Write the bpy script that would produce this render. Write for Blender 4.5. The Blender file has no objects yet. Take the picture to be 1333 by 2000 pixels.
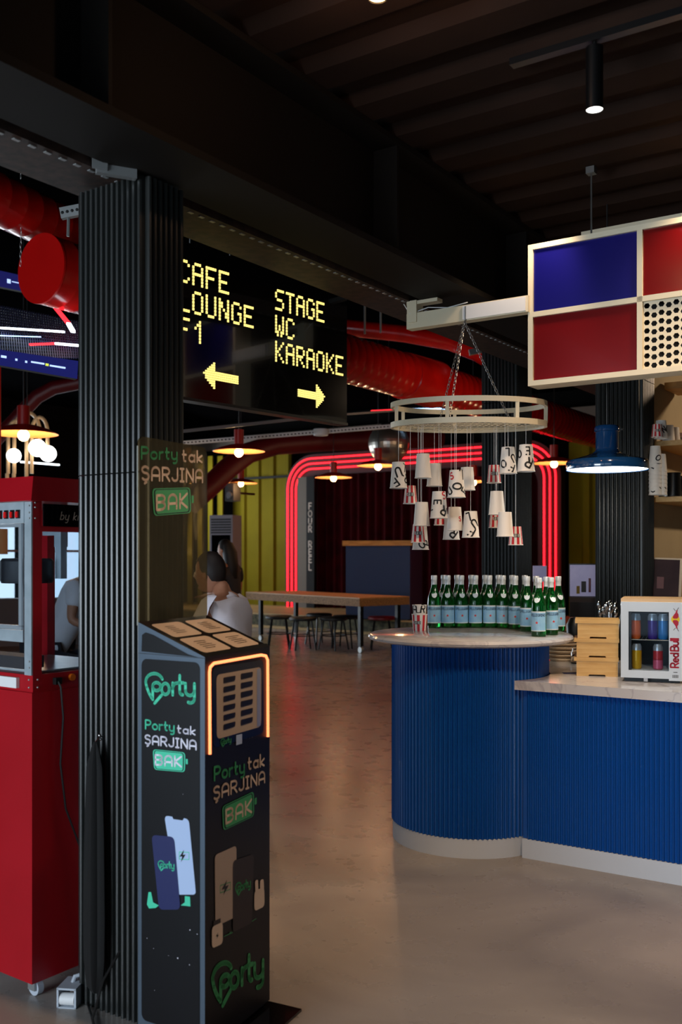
import bpy, bmesh, math, random
from mathutils import Vector, Matrix
random.seed(7)
R = math.radians
sc = bpy.context.scene
COL = sc.collection
# ------------------------------------------------------------------ camera
F = 1944.0; EYE = 1.43; HZ = 1085.0          # focal length in px, eye height, horizon row
cd = bpy.data.cameras.new('camera'); cam = bpy.data.objects.new('camera', cd); COL.objects.link(cam)
cam.location = (0, 0, EYE); cam.rotation_euler = (R(90), 0, 0)
cd.sensor_fit = 'VERTICAL'; cd.sensor_height = 36; cd.sensor_width = 24; cd.lens = F / 2000 * 36
cd.shift_y = (HZ - 1000) / 2000
cd.clip_start = .05; cd.clip_end = 200
cd.dof.use_dof = True; cd.dof.focus_distance = 4.5; cd.dof.aperture_fstop = 3.5
sc.camera = cam
sc.view_settings.view_transform = 'Standard'; sc.view_settings.look = 'None'
sc.view_settings.gamma = 1; sc.view_settings.use_curve_mapping = False
sc.view_settings.exposure = 0.0
# ------------------------------------------------------------------ frames
YAW = R(34)
AR = Vector((math.cos(YAW), -math.sin(YAW), 0)); BT = Vector((math.sin(YAW), math.cos(YAW), 0))
def W(px, py, d): return Vector(((px - 666.5) / F * d, d, EYE - (py - HZ) / F * d))
def dZ(py, z): return (EYE - z) * F / (py - HZ)                 # depth of a pixel row at height z
def S(s, t, z=0): v = AR * s + BT * t; return Vector((v.x, v.y, z))
class Plane:                                                     # vertical plane, u to the right, v = world z
    def __init__(s, o, d):
        s.o = Vector((o[0], o[1], 0)); s.d = Vector((d[0], d[1], 0)).normalized(); s.n = Vector((s.d.y, -s.d.x, 0))
    def uv(s, px, py):
        k = (px - 666.5) / F                                     # X = k*Y
        u = (k * s.o.y - s.o.x) / (s.d.x - k * s.d.y)
        Y = s.o.y + u * s.d.y
        return u, EYE - (py - HZ) / F * Y
    def p(s, u, v, off=0): q = s.o + s.d * u + s.n * off; return Vector((q.x, q.y, v))
# ------------------------------------------------------------------ world and lights
w = bpy.data.worlds.new('world'); sc.world = w; w.use_nodes = True
bg = w.node_tree.nodes['Background']; bg.inputs[0].default_value = (.75, .88, 1, 1); bg.inputs[1].default_value = 1.6
def area(name, loc, target, sx, sy, power, col):
    l = bpy.data.lights.new(name, 'AREA'); l.shape = 'RECTANGLE'; l.size = sx; l.size_y = sy
    l.energy = power; l.color = col
    o = bpy.data.objects.new(name, l); COL.objects.link(o); o.location = loc
    o.rotation_euler = (Vector(target) - Vector(loc)).to_track_quat('-Z', 'Y').to_euler(); return o
def spot(name, loc, target, power, col, ang=70, blend=.6, rad=.04):
    l = bpy.data.lights.new(name, 'SPOT'); l.energy = power; l.color = col; l.spot_size = R(ang); l.spot_blend = blend
    l.shadow_soft_size = rad
    o = bpy.data.objects.new(name, l); COL.objects.link(o); o.location = loc
    o.rotation_euler = (Vector(target) - Vector(loc)).to_track_quat('-Z', 'Y').to_euler(); return o
def point(name, loc, power, col, rad=.05):
    l = bpy.data.lights.new(name, 'POINT'); l.energy = power; l.color = col; l.shadow_soft_size = rad
    o = bpy.data.objects.new(name, l); COL.objects.link(o); o.location = loc; return o
WARM = (1, .68, .42); COOL = (.78, .89, 1)
area('shopfront_daylight', (-3.9, -1.0, 1.25), (.2, 4, .7), 2.6, 1.6, 200, COOL)
spot('track_or_fill_beam', (-.9, 4.6, 3.9), (-.75, 6.0, 1.1), 55, (1, .9, .85), 60, .8, .08)  # added fill spot to brighten the white shirt, no fixture modelled
area('lounge_daylight', tuple(S(-16.5, 9.5, 1.6)), tuple(S(-6, 8, 1.6)), 9, 2.2, 360, (.85, .93, 1))
spot('track_or_fill_beam', (1.0, 2.6, 2.95), (1.3, 4.3, .4), 95, WARM, 80, .8, .05)
spot('track_or_fill_beam', (.2, 2.5, 2.95), (.35, 3.4, 0), 110, WARM, 85, .9, .05)
spot('track_or_fill_beam', (.85, 4.05, 2.98), (.62, 4.75, 1.2), 24, (1, .72, .48), 75, .7, .05)
spot('track_or_fill_beam', (1.45, 3.65, 2.98), (1.5, 4.6, .9), 34, (1, .74, .5), 85, .7, .05)

spot('track_or_fill_beam', tuple(S(-3.2, 9.5, 2.6)), tuple(S(-4.9, 10.2, 3.4)), 60, (1, .66, .4), 110, .9, .1)  # added upward fill to brighten the big red duct, not a track lamp
spot('track_or_fill_beam', tuple(S(.3, 7.4, 2.95)), tuple(S(-1.9, 7.4, 1.4)), 110, (1, .74, .5), 120, .9, .08)  # added warm fill that lifts the shelf wall inside the bar
point('top_edge_lamp_glow', W(740, 8, 2.72), 3.2, (1, .55, .3), .03)
# ------------------------------------------------------------------ materials
def lin(c):
    if isinstance(c, str):
        c = [int(c[i:i + 2], 16) / 255 for i in (0, 2, 4)]
        c = [x / 12.92 if x <= .04045 else ((x + .055) / 1.055) ** 2.4 for x in c]
    return (c[0], c[1], c[2], 1)
def mat(name, col, rough=.5, metal=0, emit=None, es=0, col2=None, nscale=5, bump=0, bscale=80, trans=0, ior=1.45, coat=0, stretch=None, alpha=1, spec=None):
    m = bpy.data.materials.new(name); m.use_nodes = True; nt = m.node_tree; b = nt.nodes['Principled BSDF']
    b.inputs['Base Color'].default_value = lin(col); b.inputs['Roughness'].default_value = rough
    b.inputs['Metallic'].default_value = metal; b.inputs['IOR'].default_value = ior
    b.inputs['Transmission Weight'].default_value = trans; b.inputs['Coat Weight'].default_value = coat
    if spec is not None: b.inputs['Specular IOR Level'].default_value = spec
    if alpha < 1: b.inputs['Alpha'].default_value = alpha
    if emit is not None: b.inputs['Emission Color'].default_value = lin(emit); b.inputs['Emission Strength'].default_value = es
    if col2 or bump:
        tc = nt.nodes.new('ShaderNodeTexCoord'); mp = nt.nodes.new('ShaderNodeMapping'); nt.links.new(tc.outputs['Object'], mp.inputs[0])
        if stretch: mp.inputs['Scale'].default_value = stretch
    if col2:
        n = nt.nodes.new('ShaderNodeTexNoise'); n.inputs['Scale'].default_value = nscale; n.inputs['Detail'].default_value = 6
        r = nt.nodes.new('ShaderNodeValToRGB'); r.color_ramp.elements[0].position = .38; r.color_ramp.elements[1].position = .62
        r.color_ramp.elements[0].color = lin(col); r.color_ramp.elements[1].color = lin(col2)
        nt.links.new(mp.outputs[0], n.inputs[0]); nt.links.new(n.outputs[0], r.inputs[0]); nt.links.new(r.outputs[0], b.inputs['Base Color'])
    if bump:
        n = nt.nodes.new('ShaderNodeTexNoise'); n.inputs['Scale'].default_value = bscale; bp = nt.nodes.new('ShaderNodeBump')
        bp.inputs['Strength'].default_value = bump; nt.links.new(mp.outputs[0], n.inputs[0])
        nt.links.new(n.outputs[0], bp.inputs['Height']); nt.links.new(bp.outputs[0], b.inputs['Normal'])
    return m
M = {}
def D(k, *a, **kw): M[k] = mat(k, *a, **kw)
D('ceiling', '2c1e17', .85, col2='241812', nscale=2, spec=.15)
D('farceil', '060607', 1, spec=0)
D('beam', '171411', .7, bump=.05, spec=.2)
D('column', '242625', .3)
D('wallblack', '0c0c0c', .9, spec=.1)
D('red', 'a80f1c', .38, col2='a00c18', nscale=3)
D('redduct', 'd0160e', .25, bump=.05, bscale=30, col2='b8120c', nscale=4, coat=.4)
D('redgloss', 'd8100c', .4)
D('archpanel', '30040a', .6)
D('rusty', '3e2c24', .6, col2='241a16', nscale=25)
D('pendantred', '9a1812', .35)
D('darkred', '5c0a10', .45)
D('silver', 'b9c4cc', .35, .6)
D('steel', '9a9a98', .35, .9)
D('galv', 'a5a8a8', .45, .7)
D('chrome', 'd8d8d8', .12, 1)
D('white', 'e6e6e6', .5)
D('paper', 'ece6dd', .6)
D('cream', 'd9cfb4', .5)
D('creamwall', 'b3a383', .8, col2='ab9b7c', nscale=2)
D('kickwhite', 'c6ced8', .45)
D('blue', '094ea0', .36, coat=.3)
D('lampblue', '14406e', .12, coat=1)
D('panelblue', '100e66', .25, coat=.2)
D('panelred', '6c0306', .22, coat=.3)
D('blk', '0c0c0d', .35)
D('blkgloss', '050507', .12, coat=.4)
D('blkmatte', '0b0b0b', .8)
D('kioskframe', '52606e', .4, .3)
D('kioskblack', '090a0f', .45, col2='07080c', spec=.3)
D('kiosktop', '17181a', .22)
D('kioskfront', '0d0b0b', .4, spec=.35)
D('slotcream', 'bda992', .4)
D('green', '46d0a6', .5)
D('warmlitgreen', '3fa568', .5)  # green print; warm, dimmer light on the right-hand faces put into its colour
D('whitetxt', 'eae6f2', .5)
D('warmlittxt', 'e4cdb8', .5)  # white lettering with the warm light on right-hand faces put into its colour
D('navy', '1b2358', .5)
D('phone', 'b4c8ea', .4)
D('phone2', 'b9a595', .4)
D('darkbrown', '241a18', .4)
D('neonorange', 'ff8a5a', .5, emit='ff7a4a', es=3.2)
D('neonred', 'ff2030', .5, emit=(1, .008, .016), es=4.5)
D('led', 'ffe89a', .5, emit=(1, .78, .22), es=1.15)
D('blueled', '6fb0ff', .5, emit=(.35, .6, 1), es=4)
D('whiteled', 'ffffff', .5, emit=(.8, .9, 1), es=5)
D('redled', 'ff2030', .5, emit=(1, .02, .03), es=3)
D('bulb', 'ffd9a0', .5, emit=(1, .62, .25), es=12)
D('globe', 'ffffff', .5, emit=(1, .97, .92), es=4)
D('lampwhite', 'ffffff', .5, emit=(1, .97, .9), es=5)
D('shadeinner', 'f0b070', .5)
D('glassgreen', '1c7a33', .05, trans=.85, ior=1.5)
D('glass', 'ffffff', .02, trans=1, ior=1.45)
D('labelblue', '8fc3e6', .5, col2='9ccbe8', nscale=30)
D('labelwhite', 'dde6ea', .5)
D('labelink', '27476e', .5)
D('star', 'd8342c', .5)
D('capwhite', 'e3e6e6', .35, .2)
D('striped', 'c9202a', .55)
D('ink', '141414', .6)
D('wood', 'b98a52', .5, col2='a47642', nscale=4, stretch=(1, 8, 8))
D('bamboo', 'd4ab6c', .45, col2='c89a58', nscale=6, stretch=(1, 10, 10))
D('woodgold', 'c08b45', .5, col2='a87636', nscale=5, stretch=(1, 6, 6))
D('osb', '9a7040', .7, col2='6a4a2a', nscale=60)
D('yellow', '736508', .75, col2='685a05', nscale=1, spec=.15)
D('yellowtop', '9a7a10', .5)
D('curtain', '3c0208', .9, col2='2c0206', nscale=3, spec=.1)
D('boothblue', '213a66', .7)
D('plinth', '4a4038', .8)
D('greyband', '6e655c', .8)
D('stagetop', 'a08552', .6, col2='947a4a', nscale=2)
D('stagefront', '2a2a1c', .8, col2='55523a', nscale=14)
D('seatblack', '1a1c1e', .5)
D('seatred', '7a1018', .5)
D('skin', 'b07a5e', .55)
D('hairblack', '0a0708', .6, bump=.3, bscale=120)
D('hairbrown', '1c1210', .6, bump=.3, bscale=120)
D('shirtwhite', 'f6f2fc', .8, bump=.2, bscale=14)
D('shirtgrey', 'dcd8dc', .8, bump=.2, bscale=14)
D('trousers', '22242c', .8)
D('acunit', '8a8690', .5)
D('acdark', '2c2c30', .6)
D('mirror', 'c8c8d0', .08, 1)
D('screenblue', '10145e', .3, emit=(.012, .014, .10), es=.8)
D('screentxt', '8fb4ff', .3, emit=(.5, .65, 1), es=1.2)
D('screenyellow', 'd8e830', .3, emit=(.7, .8, .1), es=1)
D('screengrey', '6d6c86', .3, emit=(.16, .15, .24), es=.7, col2='8d8494', nscale=6)
D('screendim', '4a3a3c', .7, col2='3c3034', nscale=6, spec=.1)
D('beigepipe', 'd8b486', .4)
D('fridgewhite', 'cfdbe6', .35)
D('fridgetop', 'cba77c', .35)
D('fridgein', '33383a', .4)
D('logored', 'b01030', .5)
D('logoyellow', 'e8c81c', .5)
D('orange', 'e06a10', .4)
D('canorange', 'e0641c', .3, .15); D('canpurple', '3a208a', .3, .15); D('canblue', '2a7fc8', .3, .15)
D('canyellow', 'd8a818', .3, .15); D('canred', 'b8343c', .3, .15); D('canpink', 'c85878', .3, .15)
D('plastic', 'b4bcc6', .5)
D('rubber', '15151a', .8)
D('cable', '0b0b0c', .5)
D('mesh', '39406a', .5, .3)  # blue LED glow on the dark mesh put into its base colour
D('ballmirror', 'b0aaa0', .28, .9)
D('plate', 'd8c0a0', .4)
D('brownbox', '4a3a36', .6)
D('innermetal', 'bccad2', .3, .35, col2='a9b8c0', nscale=12)
D('lampshade', 'e0a878', .7)
# marble
def marble():
    m = mat('marble', 'd9dbe0', .12); nt = m.node_tree; b = nt.nodes['Principled BSDF']
    tc = nt.nodes.new('ShaderNodeTexCoord'); n = nt.nodes.new('ShaderNodeTexNoise'); n.inputs['Scale'].default_value = 3.5; n.inputs['Detail'].default_value = 9; n.inputs['Distortion'].default_value = 1.2
    r = nt.nodes.new('ShaderNodeValToRGB'); e = r.color_ramp.elements
    e[0].position = .47; e[0].color = lin('cdc9c8'); e[1].position = .53; e[1].color = lin('cdc9c8')
    x = r.color_ramp.elements.new(.5); x.color = lin('b3aeb2')
    nt.links.new(tc.outputs['Object'], n.inputs[0]); nt.links.new(n.outputs[0], r.inputs[0]); nt.links.new(r.outputs[0], b.inputs['Base Color']); return m
M['marble'] = marble()
def floor_mat():
    m = mat('polished_concrete', '6c6059', .22); nt = m.node_tree; b = nt.nodes['Principled BSDF']
    tc = nt.nodes.new('ShaderNodeTexCoord')
    n = nt.nodes.new('ShaderNodeTexNoise'); n.inputs['Scale'].default_value = .9; n.inputs['Detail'].default_value = 8; n.inputs['Distortion'].default_value = .8
    r = nt.nodes.new('ShaderNodeValToRGB'); r.color_ramp.elements[0].position = .3; r.color_ramp.elements[1].position = .7
    r.color_ramp.elements[0].color = lin('6e6865'); r.color_ramp.elements[1].color = lin('a39b94')
    n2 = nt.nodes.new('ShaderNodeTexNoise'); n2.inputs['Scale'].default_value = 7; n2.inputs['Detail'].default_value = 8
    mr = nt.nodes.new('ShaderNodeMapRange'); mr.inputs[3].default_value = .24; mr.inputs[4].default_value = .32
    bp = nt.nodes.new('ShaderNodeBump'); bp.inputs['Strength'].default_value = .012; bp.inputs['Distance'].default_value = .01
    for a_, c_ in ((tc.outputs['Object'], n.inputs[0]), (tc.outputs['Object'], n2.inputs[0]), (n.outputs[0], r.inputs[0]), (r.outputs[0], b.inputs['Base Color']),
                   (n2.outputs[0], mr.inputs[0]), (mr.outputs[0], b.inputs['Roughness']), (n2.outputs[0], bp.inputs['Height']), (bp.outputs[0], b.inputs['Normal'])): nt.links.new(a_, c_)
    return m
M['floor'] = floor_mat()
def acrylic():
    m = bpy.data.materials.new('smoked_acrylic'); m.use_nodes = True; nt = m.node_tree; nt.nodes.clear()
    o = nt.nodes.new('ShaderNodeOutputMaterial'); t = nt.nodes.new('ShaderNodeBsdfTransparent'); t.inputs[0].default_value = (.66, .55, .38, 1)
    g = nt.nodes.new('ShaderNodeBsdfGlossy'); g.inputs[1].default_value = .06; g.inputs[0].default_value = (1, .9, .75, 1)
    mx = nt.nodes.new('ShaderNodeMixShader'); mx.inputs[0].default_value = .22
    n = nt.nodes.new('ShaderNodeTexNoise'); n.inputs['Scale'].default_value = 4; bp = nt.nodes.new('ShaderNodeBump'); bp.inputs['Strength'].default_value = .2; bp.inputs['Distance'].default_value = .03
    tc = nt.nodes.new('ShaderNodeTexCoord'); nt.links.new(tc.outputs['Object'], n.inputs[0]); nt.links.new(n.outputs[0], bp.inputs['Height']); nt.links.new(bp.outputs[0], g.inputs['Normal'])
    nt.links.new(t.outputs[0], mx.inputs[1]); nt.links.new(g.outputs[0], mx.inputs[2]); nt.links.new(mx.outputs[0], o.inputs[0]); return m
M['acrylic'] = acrylic()
def clearpane():
    m = bpy.data.materials.new('clear_pane'); m.use_nodes = True; nt = m.node_tree; nt.nodes.clear()
    o = nt.nodes.new('ShaderNodeOutputMaterial'); t = nt.nodes.new('ShaderNodeBsdfTransparent'); t.inputs[0].default_value = (.86, .9, .93, 1)
    g = nt.nodes.new('ShaderNodeBsdfGlossy'); g.inputs[1].default_value = .03
    mx = nt.nodes.new('ShaderNodeMixShader'); mx.inputs[0].default_value = .014
    nt.links.new(t.outputs[0], mx.inputs[1]); nt.links.new(g.outputs[0], mx.inputs[2]); nt.links.new(mx.outputs[0], o.inputs[0]); return m
M['pane'] = clearpane()
# ------------------------------------------------------------------ mesh builder
class MB:
    def __init__(s, m=None): s.v = []; s.f = []; s.mi = []; s.sm = []; s.mats = []; s.cur = 0; s.xf = None; (m and s.use(m))
    def use(s, m):
        if m not in s.mats: s.mats.append(m)
        s.cur = s.mats.index(m); return s
    def add(s, vs, fs, smooth=False):
        b = len(s.v); s.v += [tuple(s.xf @ Vector(v)) if s.xf else tuple(v) for v in vs]
        for f in fs: s.f.append(tuple(b + i for i in f)); s.mi.append(s.cur); s.sm.append(smooth)
        return s
    def box(s, x0, x1, y0, y1, z0, z1):
        return s.add([(x0, y0, z0), (x1, y0, z0), (x1, y1, z0), (x0, y1, z0), (x0, y0, z1), (x1, y0, z1), (x1, y1, z1), (x0, y1, z1)],
                     [(3, 2, 1, 0), (4, 5, 6, 7), (0, 1, 5, 4), (1, 2, 6, 5), (2, 3, 7, 6), (3, 0, 4, 7)])
    def bar(s, p, q, wd, ht, up=(0, 0, 1)):                      # rectangular bar between two points
        p = Vector(p); q = Vector(q); d = (q - p).normalized(); up = Vector(up)
        if abs(d.dot(up)) > .98: up = Vector((0, 1, 0))
        r = d.cross(up).normalized(); u = r.cross(d)
        vs = [c + r * a * wd / 2 + u * b * ht / 2 for c in (p, q) for a, b in ((-1, -1), (1, -1), (1, 1), (-1, 1))]
        return s.add(vs, [(0, 1, 2, 3), (7, 6, 5, 4), (0, 4, 5, 1), (1, 5, 6, 2), (2, 6, 7, 3), (3, 7, 4, 0)])
    def prism(s, poly, z0, z1, smooth=False, caps=True):
        n = len(poly); vs = [(p[0], p[1], z0) for p in poly] + [(p[0], p[1], z1) for p in poly]
        fs = [(i, (i + 1) % n, n + (i + 1) % n, n + i) for i in range(n)]
        s.add(vs, fs, smooth)
        if caps: s.add(vs, [tuple(range(n - 1, -1, -1)), tuple(range(n, 2 * n))])
        return s
    def tube(s, pts, r, seg=10, closed=False, caps=True):
        pts = [Vector(p) for p in pts]; n = len(pts); vs = []; prev = None
        for i, p in enumerate(pts):
            a = pts[(i - 1) % n] if (closed or i) else p; b = pts[(i + 1) % n] if (closed or i < n - 1) else p
            d = (b - a).normalized()
            if prev is None:
                u = Vector((0, 0, 1)) if abs(d.z) < .9 else Vector((1, 0, 0)); x = d.cross(u).normalized()
            else: x = (prev - d * prev.dot(d)).normalized()
            prev = x; y = d.cross(x); rr = r[i] if isinstance(r, (list, tuple)) else r
            vs += [p + (x * math.cos(2 * math.pi * k / seg) + y * math.sin(2 * math.pi * k / seg)) * rr for k in range(seg)]
        fs = [(i * seg + k, i * seg + (k + 1) % seg, ((i + 1) % n) * seg + (k + 1) % seg, ((i + 1) % n) * seg + k) for i in range(n if closed else n - 1) for k in range(seg)]
        s.add(vs, fs, True)
        if caps and not closed: s.add(vs, [tuple(range(seg - 1, -1, -1)), tuple(range((n - 1) * seg, n * seg))])
        return s
    def lathe(s, prof, seg=24, c=(0, 0, 0), axis='z'):
        vs = []; n = len(prof)
        for r, h in prof:
            for k in range(seg):
                a = 2 * math.pi * k / seg; x, y = r * math.cos(a), r * math.sin(a)
                vs.append((c[0] + x, c[1] + y, c[2] + h) if axis == 'z' else ((c[0] + h, c[1] + x, c[2] + y) if axis == 'x' else (c[0] + x, c[1] + h, c[2] + y)))
        fs = [(i * seg + k, i * seg + (k + 1) % seg, (i + 1) * seg + (k + 1) % seg, (i + 1) * seg + k) for i in range(n - 1) for k in range(seg)]
        return s.add(vs, fs, True)
    def ball(s, c, r, seg=16, rings=10, sc_=(1, 1, 1)):
        vs = []; fs = []
        for i in range(rings + 1):
            t = math.pi * i / rings
            for k in range(seg):
                a = 2 * math.pi * k / seg
                vs.append((c[0] + r * sc_[0] * math.sin(t) * math.cos(a), c[1] + r * sc_[1] * math.sin(t) * math.sin(a), c[2] + r * sc_[2] * math.cos(t)))
        for i in range(rings):
            for k in range(seg): fs.append((i * seg + k, (i + 1) * seg + k, (i + 1) * seg + (k + 1) % seg, i * seg + (k + 1) % seg))
        return s.add(vs, fs, True)
    def poly(s, pts): return s.add(pts, [tuple(range(len(pts)))])
    def strokes(s, lines, width, fn):                            # rounded flat strokes; fn maps (u,v) to a point
        h = width / 2
        for ln in lines:
            # subdivide
            P = [ln[0]]
            for a, b in zip(ln, ln[1:]):
                L = math.hypot(b[0] - a[0], b[1] - a[1]); k = max(1, int(L / (width * 1.5)))
                P += [(a[0] + (b[0] - a[0]) * j / k, a[1] + (b[1] - a[1]) * j / k) for j in range(1, k + 1)]
            for a, b in zip(P, P[1:]):
                dx, dy = b[0] - a[0], b[1] - a[1]; L = math.hypot(dx, dy) or 1; nx, ny = -dy / L * h, dx / L * h
                s.add([fn(a[0] - nx, a[1] - ny), fn(b[0] - nx, b[1] - ny), fn(b[0] + nx, b[1] + ny), fn(a[0] + nx, a[1] + ny)], [(0, 1, 2, 3)])
            for a in ((P[0], P[-1]) if len(ln) < 3 else ln):
                s.add([fn(a[0] + h * math.cos(t * math.pi / 4), a[1] + h * math.sin(t * math.pi / 4)) for t in range(8)], [tuple(range(8))])
        return s
    def build(s, name, parent=None, loc=None):
        me = bpy.data.meshes.new(name); me.from_pydata(s.v, [], s.f); me.update()
        for m in s.mats: me.materials.append(M[m])
        me.polygons.foreach_set('material_index', s.mi); me.polygons.foreach_set('use_smooth', s.sm)
        if any(s.sm): me.set_sharp_from_angle(angle=R(38))
        o = bpy.data.objects.new(name, me); COL.objects.link(o)
        if parent: o.parent = parent
        if loc is not None: o.location = loc
        return o
def tag(o, label=None, cat=None, group=None, kind=None):
    if label: o['label'] = label
    if cat: o['category'] = cat
    if group: o['group'] = group
    if kind: o['kind'] = kind
    return o
def thing(name, label, cat, loc=(0, 0, 0), rz=0, group=None):
    o = bpy.data.objects.new(name, None); COL.objects.link(o); o.location = loc; o.rotation_euler = (0, 0, rz); o.empty_display_size = .1
    return tag(o, label, cat, group)
def struct(mb, name, parent=None): o = mb.build(name, parent); o['kind'] = 'structure'; return o
def dup(root, loc=None, rz=None, label=None, group=None):
    def cp(o, par):
        c = o.copy(); COL.objects.link(c); c.parent = par
        for ch in o.children: cp(ch, c)
        return c
    r = cp(root, None)
    if loc is not None: r.location = loc
    if rz is not None: r.rotation_euler = (0, 0, rz)
    if label: r['label'] = label
    if group: r['group'] = group
    return r
def arc(cx, cy, r, a0, a1, n=8, ry=None):
    ry = ry or r
    return [(cx + r * math.cos(R(a0 + (a1 - a0) * i / n)), cy + ry * math.sin(R(a0 + (a1 - a0) * i / n))) for i in range(n + 1)]
# ------------------------------------------------------------------ stroke letters (unit height capitals)
G = {
 'A': (.62, [[(0, 0), (0, .62)] + arc(.31, .62, .31, 180, 0, 8, .38) + [(.62, 0)], [(0, .36), (.62, .36)]]),
 'B': (.6, [[(0, 0), (0, 1), (.34, 1)] + arc(.34, .76, .24, 90, -90, 6) + [(0, .52)], [(.34, .52)] + arc(.34, .26, .26, 90, -90, 6) + [(0, 0)]]),
 'C': (.6, [arc(.34, .5, .34, 45, 315, 12, .5)]), 'D': (.6, [[(0, 0), (0, 1), (.2, 1)] + arc(.2, .5, .4, 90, -90, 10, .5) + [(0, 0)]]),
 'E': (.5, [[(.5, 1), (0, 1), (0, 0), (.5, 0)], [(0, .5), (.42, .5)]]), 'F': (.5, [[(.5, 1), (0, 1), (0, 0)], [(0, .5), (.42, .5)]]),
 'G': (.62, [arc(.34, .5, .34, 45, 350, 12, .5) + [(.36, .45)]]), 'I': (.3, [[(0, 1), (.3, 1)], [(.15, 1), (.15, 0)], [(0, 0), (.3, 0)]]),
 'J': (.45, [[(.45, 1), (.45, .28)] + arc(.22, .25, .23, 0, -170, 6)]), 'K': (.55, [[(0, 0), (0, 1)], [(.55, 1), (.02, .48), (.55, 0)]]),
 'L': (.48, [[(0, 1), (0, 0), (.48, 0)]]), 'N': (.6, [[(0, 0), (0, 1), (.6, 0), (.6, 1)]]),
 'O': (.7, [arc(.35, .5, .35, 0, 360, 16, .5)]), 'P': (.56, [[(0, 0), (0, 1), (.3, 1)] + arc(.3, .73, .27, 90, -90, 6) + [(0, .46)]]),
 'R': (.58, [[(0, 0), (0, 1), (.3, 1)] + arc(.3, .73, .27, 90, -90, 6) + [(0, .46)], [(.28, .46), (.58, 0)]]),
 'S': (.55, [arc(.28, .76, .26, 35, 270, 8, .24) + arc(.28, .26, .27, 90, -145, 8)]),
 'T': (.56, [[(0, 1), (.56, 1)], [(.28, 1), (.28, 0)]]), 'U': (.6, [[(0, 1), (0, .3)] + arc(.3, .3, .3, 180, 360, 8) + [(.6, 1)]]),
 'a': (.5, [arc(.25, .3, .25, 0, 360, 12, .3), [(.5, .6), (.5, 0)]]), 'b': (.5, [[(0, 1), (0, 0)], arc(.25, .3, .25, 0, 360, 12, .3)]),
 'c': (.45, [arc(.25, .3, .25, 50, 310, 9, .3)]), 'd': (.5, [arc(.25, .3, .25, 0, 360, 12, .3), [(.5, 1), (.5, 0)]]),
 'e': (.5, [[(0, .32), (.5, .32)] + arc(.25, .3, .25, 5, 310, 10, .3)]), 'h': (.46, [[(0, 0), (0, 1)], [(0, .35)] + arc(.23, .37, .23, 180, 0, 6) + [(.46, 0)]]),
 'i': (.06, [[(.03, 0), (.03, .6)], [(.03, .82), (.03, .84)]]), 'k': (.44, [[(0, 0), (0, 1)], [(.44, .6), (.02, .28), (.44, 0)]]),
 'l': (.05, [[(.02, 1), (.02, 0)]]), 'o': (.54, [arc(.27, .3, .27, 0, 360, 12, .3)]), 'p': (.5, [[(0, .6), (0, -.38)], arc(.25, .3, .25, 0, 360, 12, .3)]),
 'r': (.32, [[(0, .6), (0, 0)], [(0, .3)] + arc(.26, .3, .26, 180, 80, 5, .3)]), 't': (.34, [[(.1, .95), (.1, .15)] + arc(.25, .17, .15, 180, 280, 4), [(0, .6), (.32, .6)]]),
 'u': (.48, [[(0, .6), (0, .24)] + arc(.24, .24, .24, 180, 360, 6) + [(.48, .6)]]),
 'y': (.48, [[(0, .6), (0, .24)] + arc(.24, .24, .24, 180, 360, 6), [(.48, .6), (.48, -.15)] + arc(.26, -.15, .22, 0, -120, 5)]),
 'Ş': (.55, [arc(.28, .76, .26, 35, 270, 8, .24) + arc(.28, .26, .27, 90, -145, 8), [(.28, 0), (.28, -.1), (.36, -.17), (.22, -.26)]]),
 '.': (.05, [[(.02, 0), (.02, .02)]]), ' ': (.3, []),
}
def text_lines(t, h, track=.2, x0=0, y0=0, slant=0):
    out = []; x = 0
    for ch in t:
        wd, ls = G[ch]
        for l in ls: out.append([(x0 + (x + a + slant * b) * h, y0 + b * h) for a, b in l])
        x += wd + track
    return out, (x - track) * h
LOGO = [arc(.56, .87, .53, 22, 188, 14) + [(.09, .55), (.2, .25), (.33, 0), (.46, -.2), (.46, .63)] + arc(.70, .60, .25, 178, -145, 12),
        [(1.0, .08), (.58, -.42)]]
def logo_lines(w_, x0, y0):                                      # the rounded swirl-p word mark, scaled to width w_
    k = w_ / 3.0; out = [[(x0 + a * k, y0 + b * k) for a, b in l] for l in LOGO]
    for ch, dx, sx, sy in (('o', 1.0, .88, 1.15), ('r', 1.68, .85, 1.2), ('t', 2.0, 1.0, 1.25), ('y', 2.44, 1.1, 1.2)):
        out += [[(x0 + (dx + a * sx) * k, y0 + (.13 + b * sy) * k) for a, b in l] for l in G[ch][1]]
    return out

# ------------------------------------------------------------------ structure
SB = -2.115                                                       # the long steel beam's line in room coordinates
def sbox(mb, s0, s1, t0, t1, z0, z1):
    c = [S(s0, t0), S(s1, t0), S(s1, t1), S(s0, t1)]; mb.prism([(p.x, p.y) for p in c], z0, z1); return mb
struct(sbox(MB('floor'), -17, 9, -5, 18.6, -.1, 0), 'floor')
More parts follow.
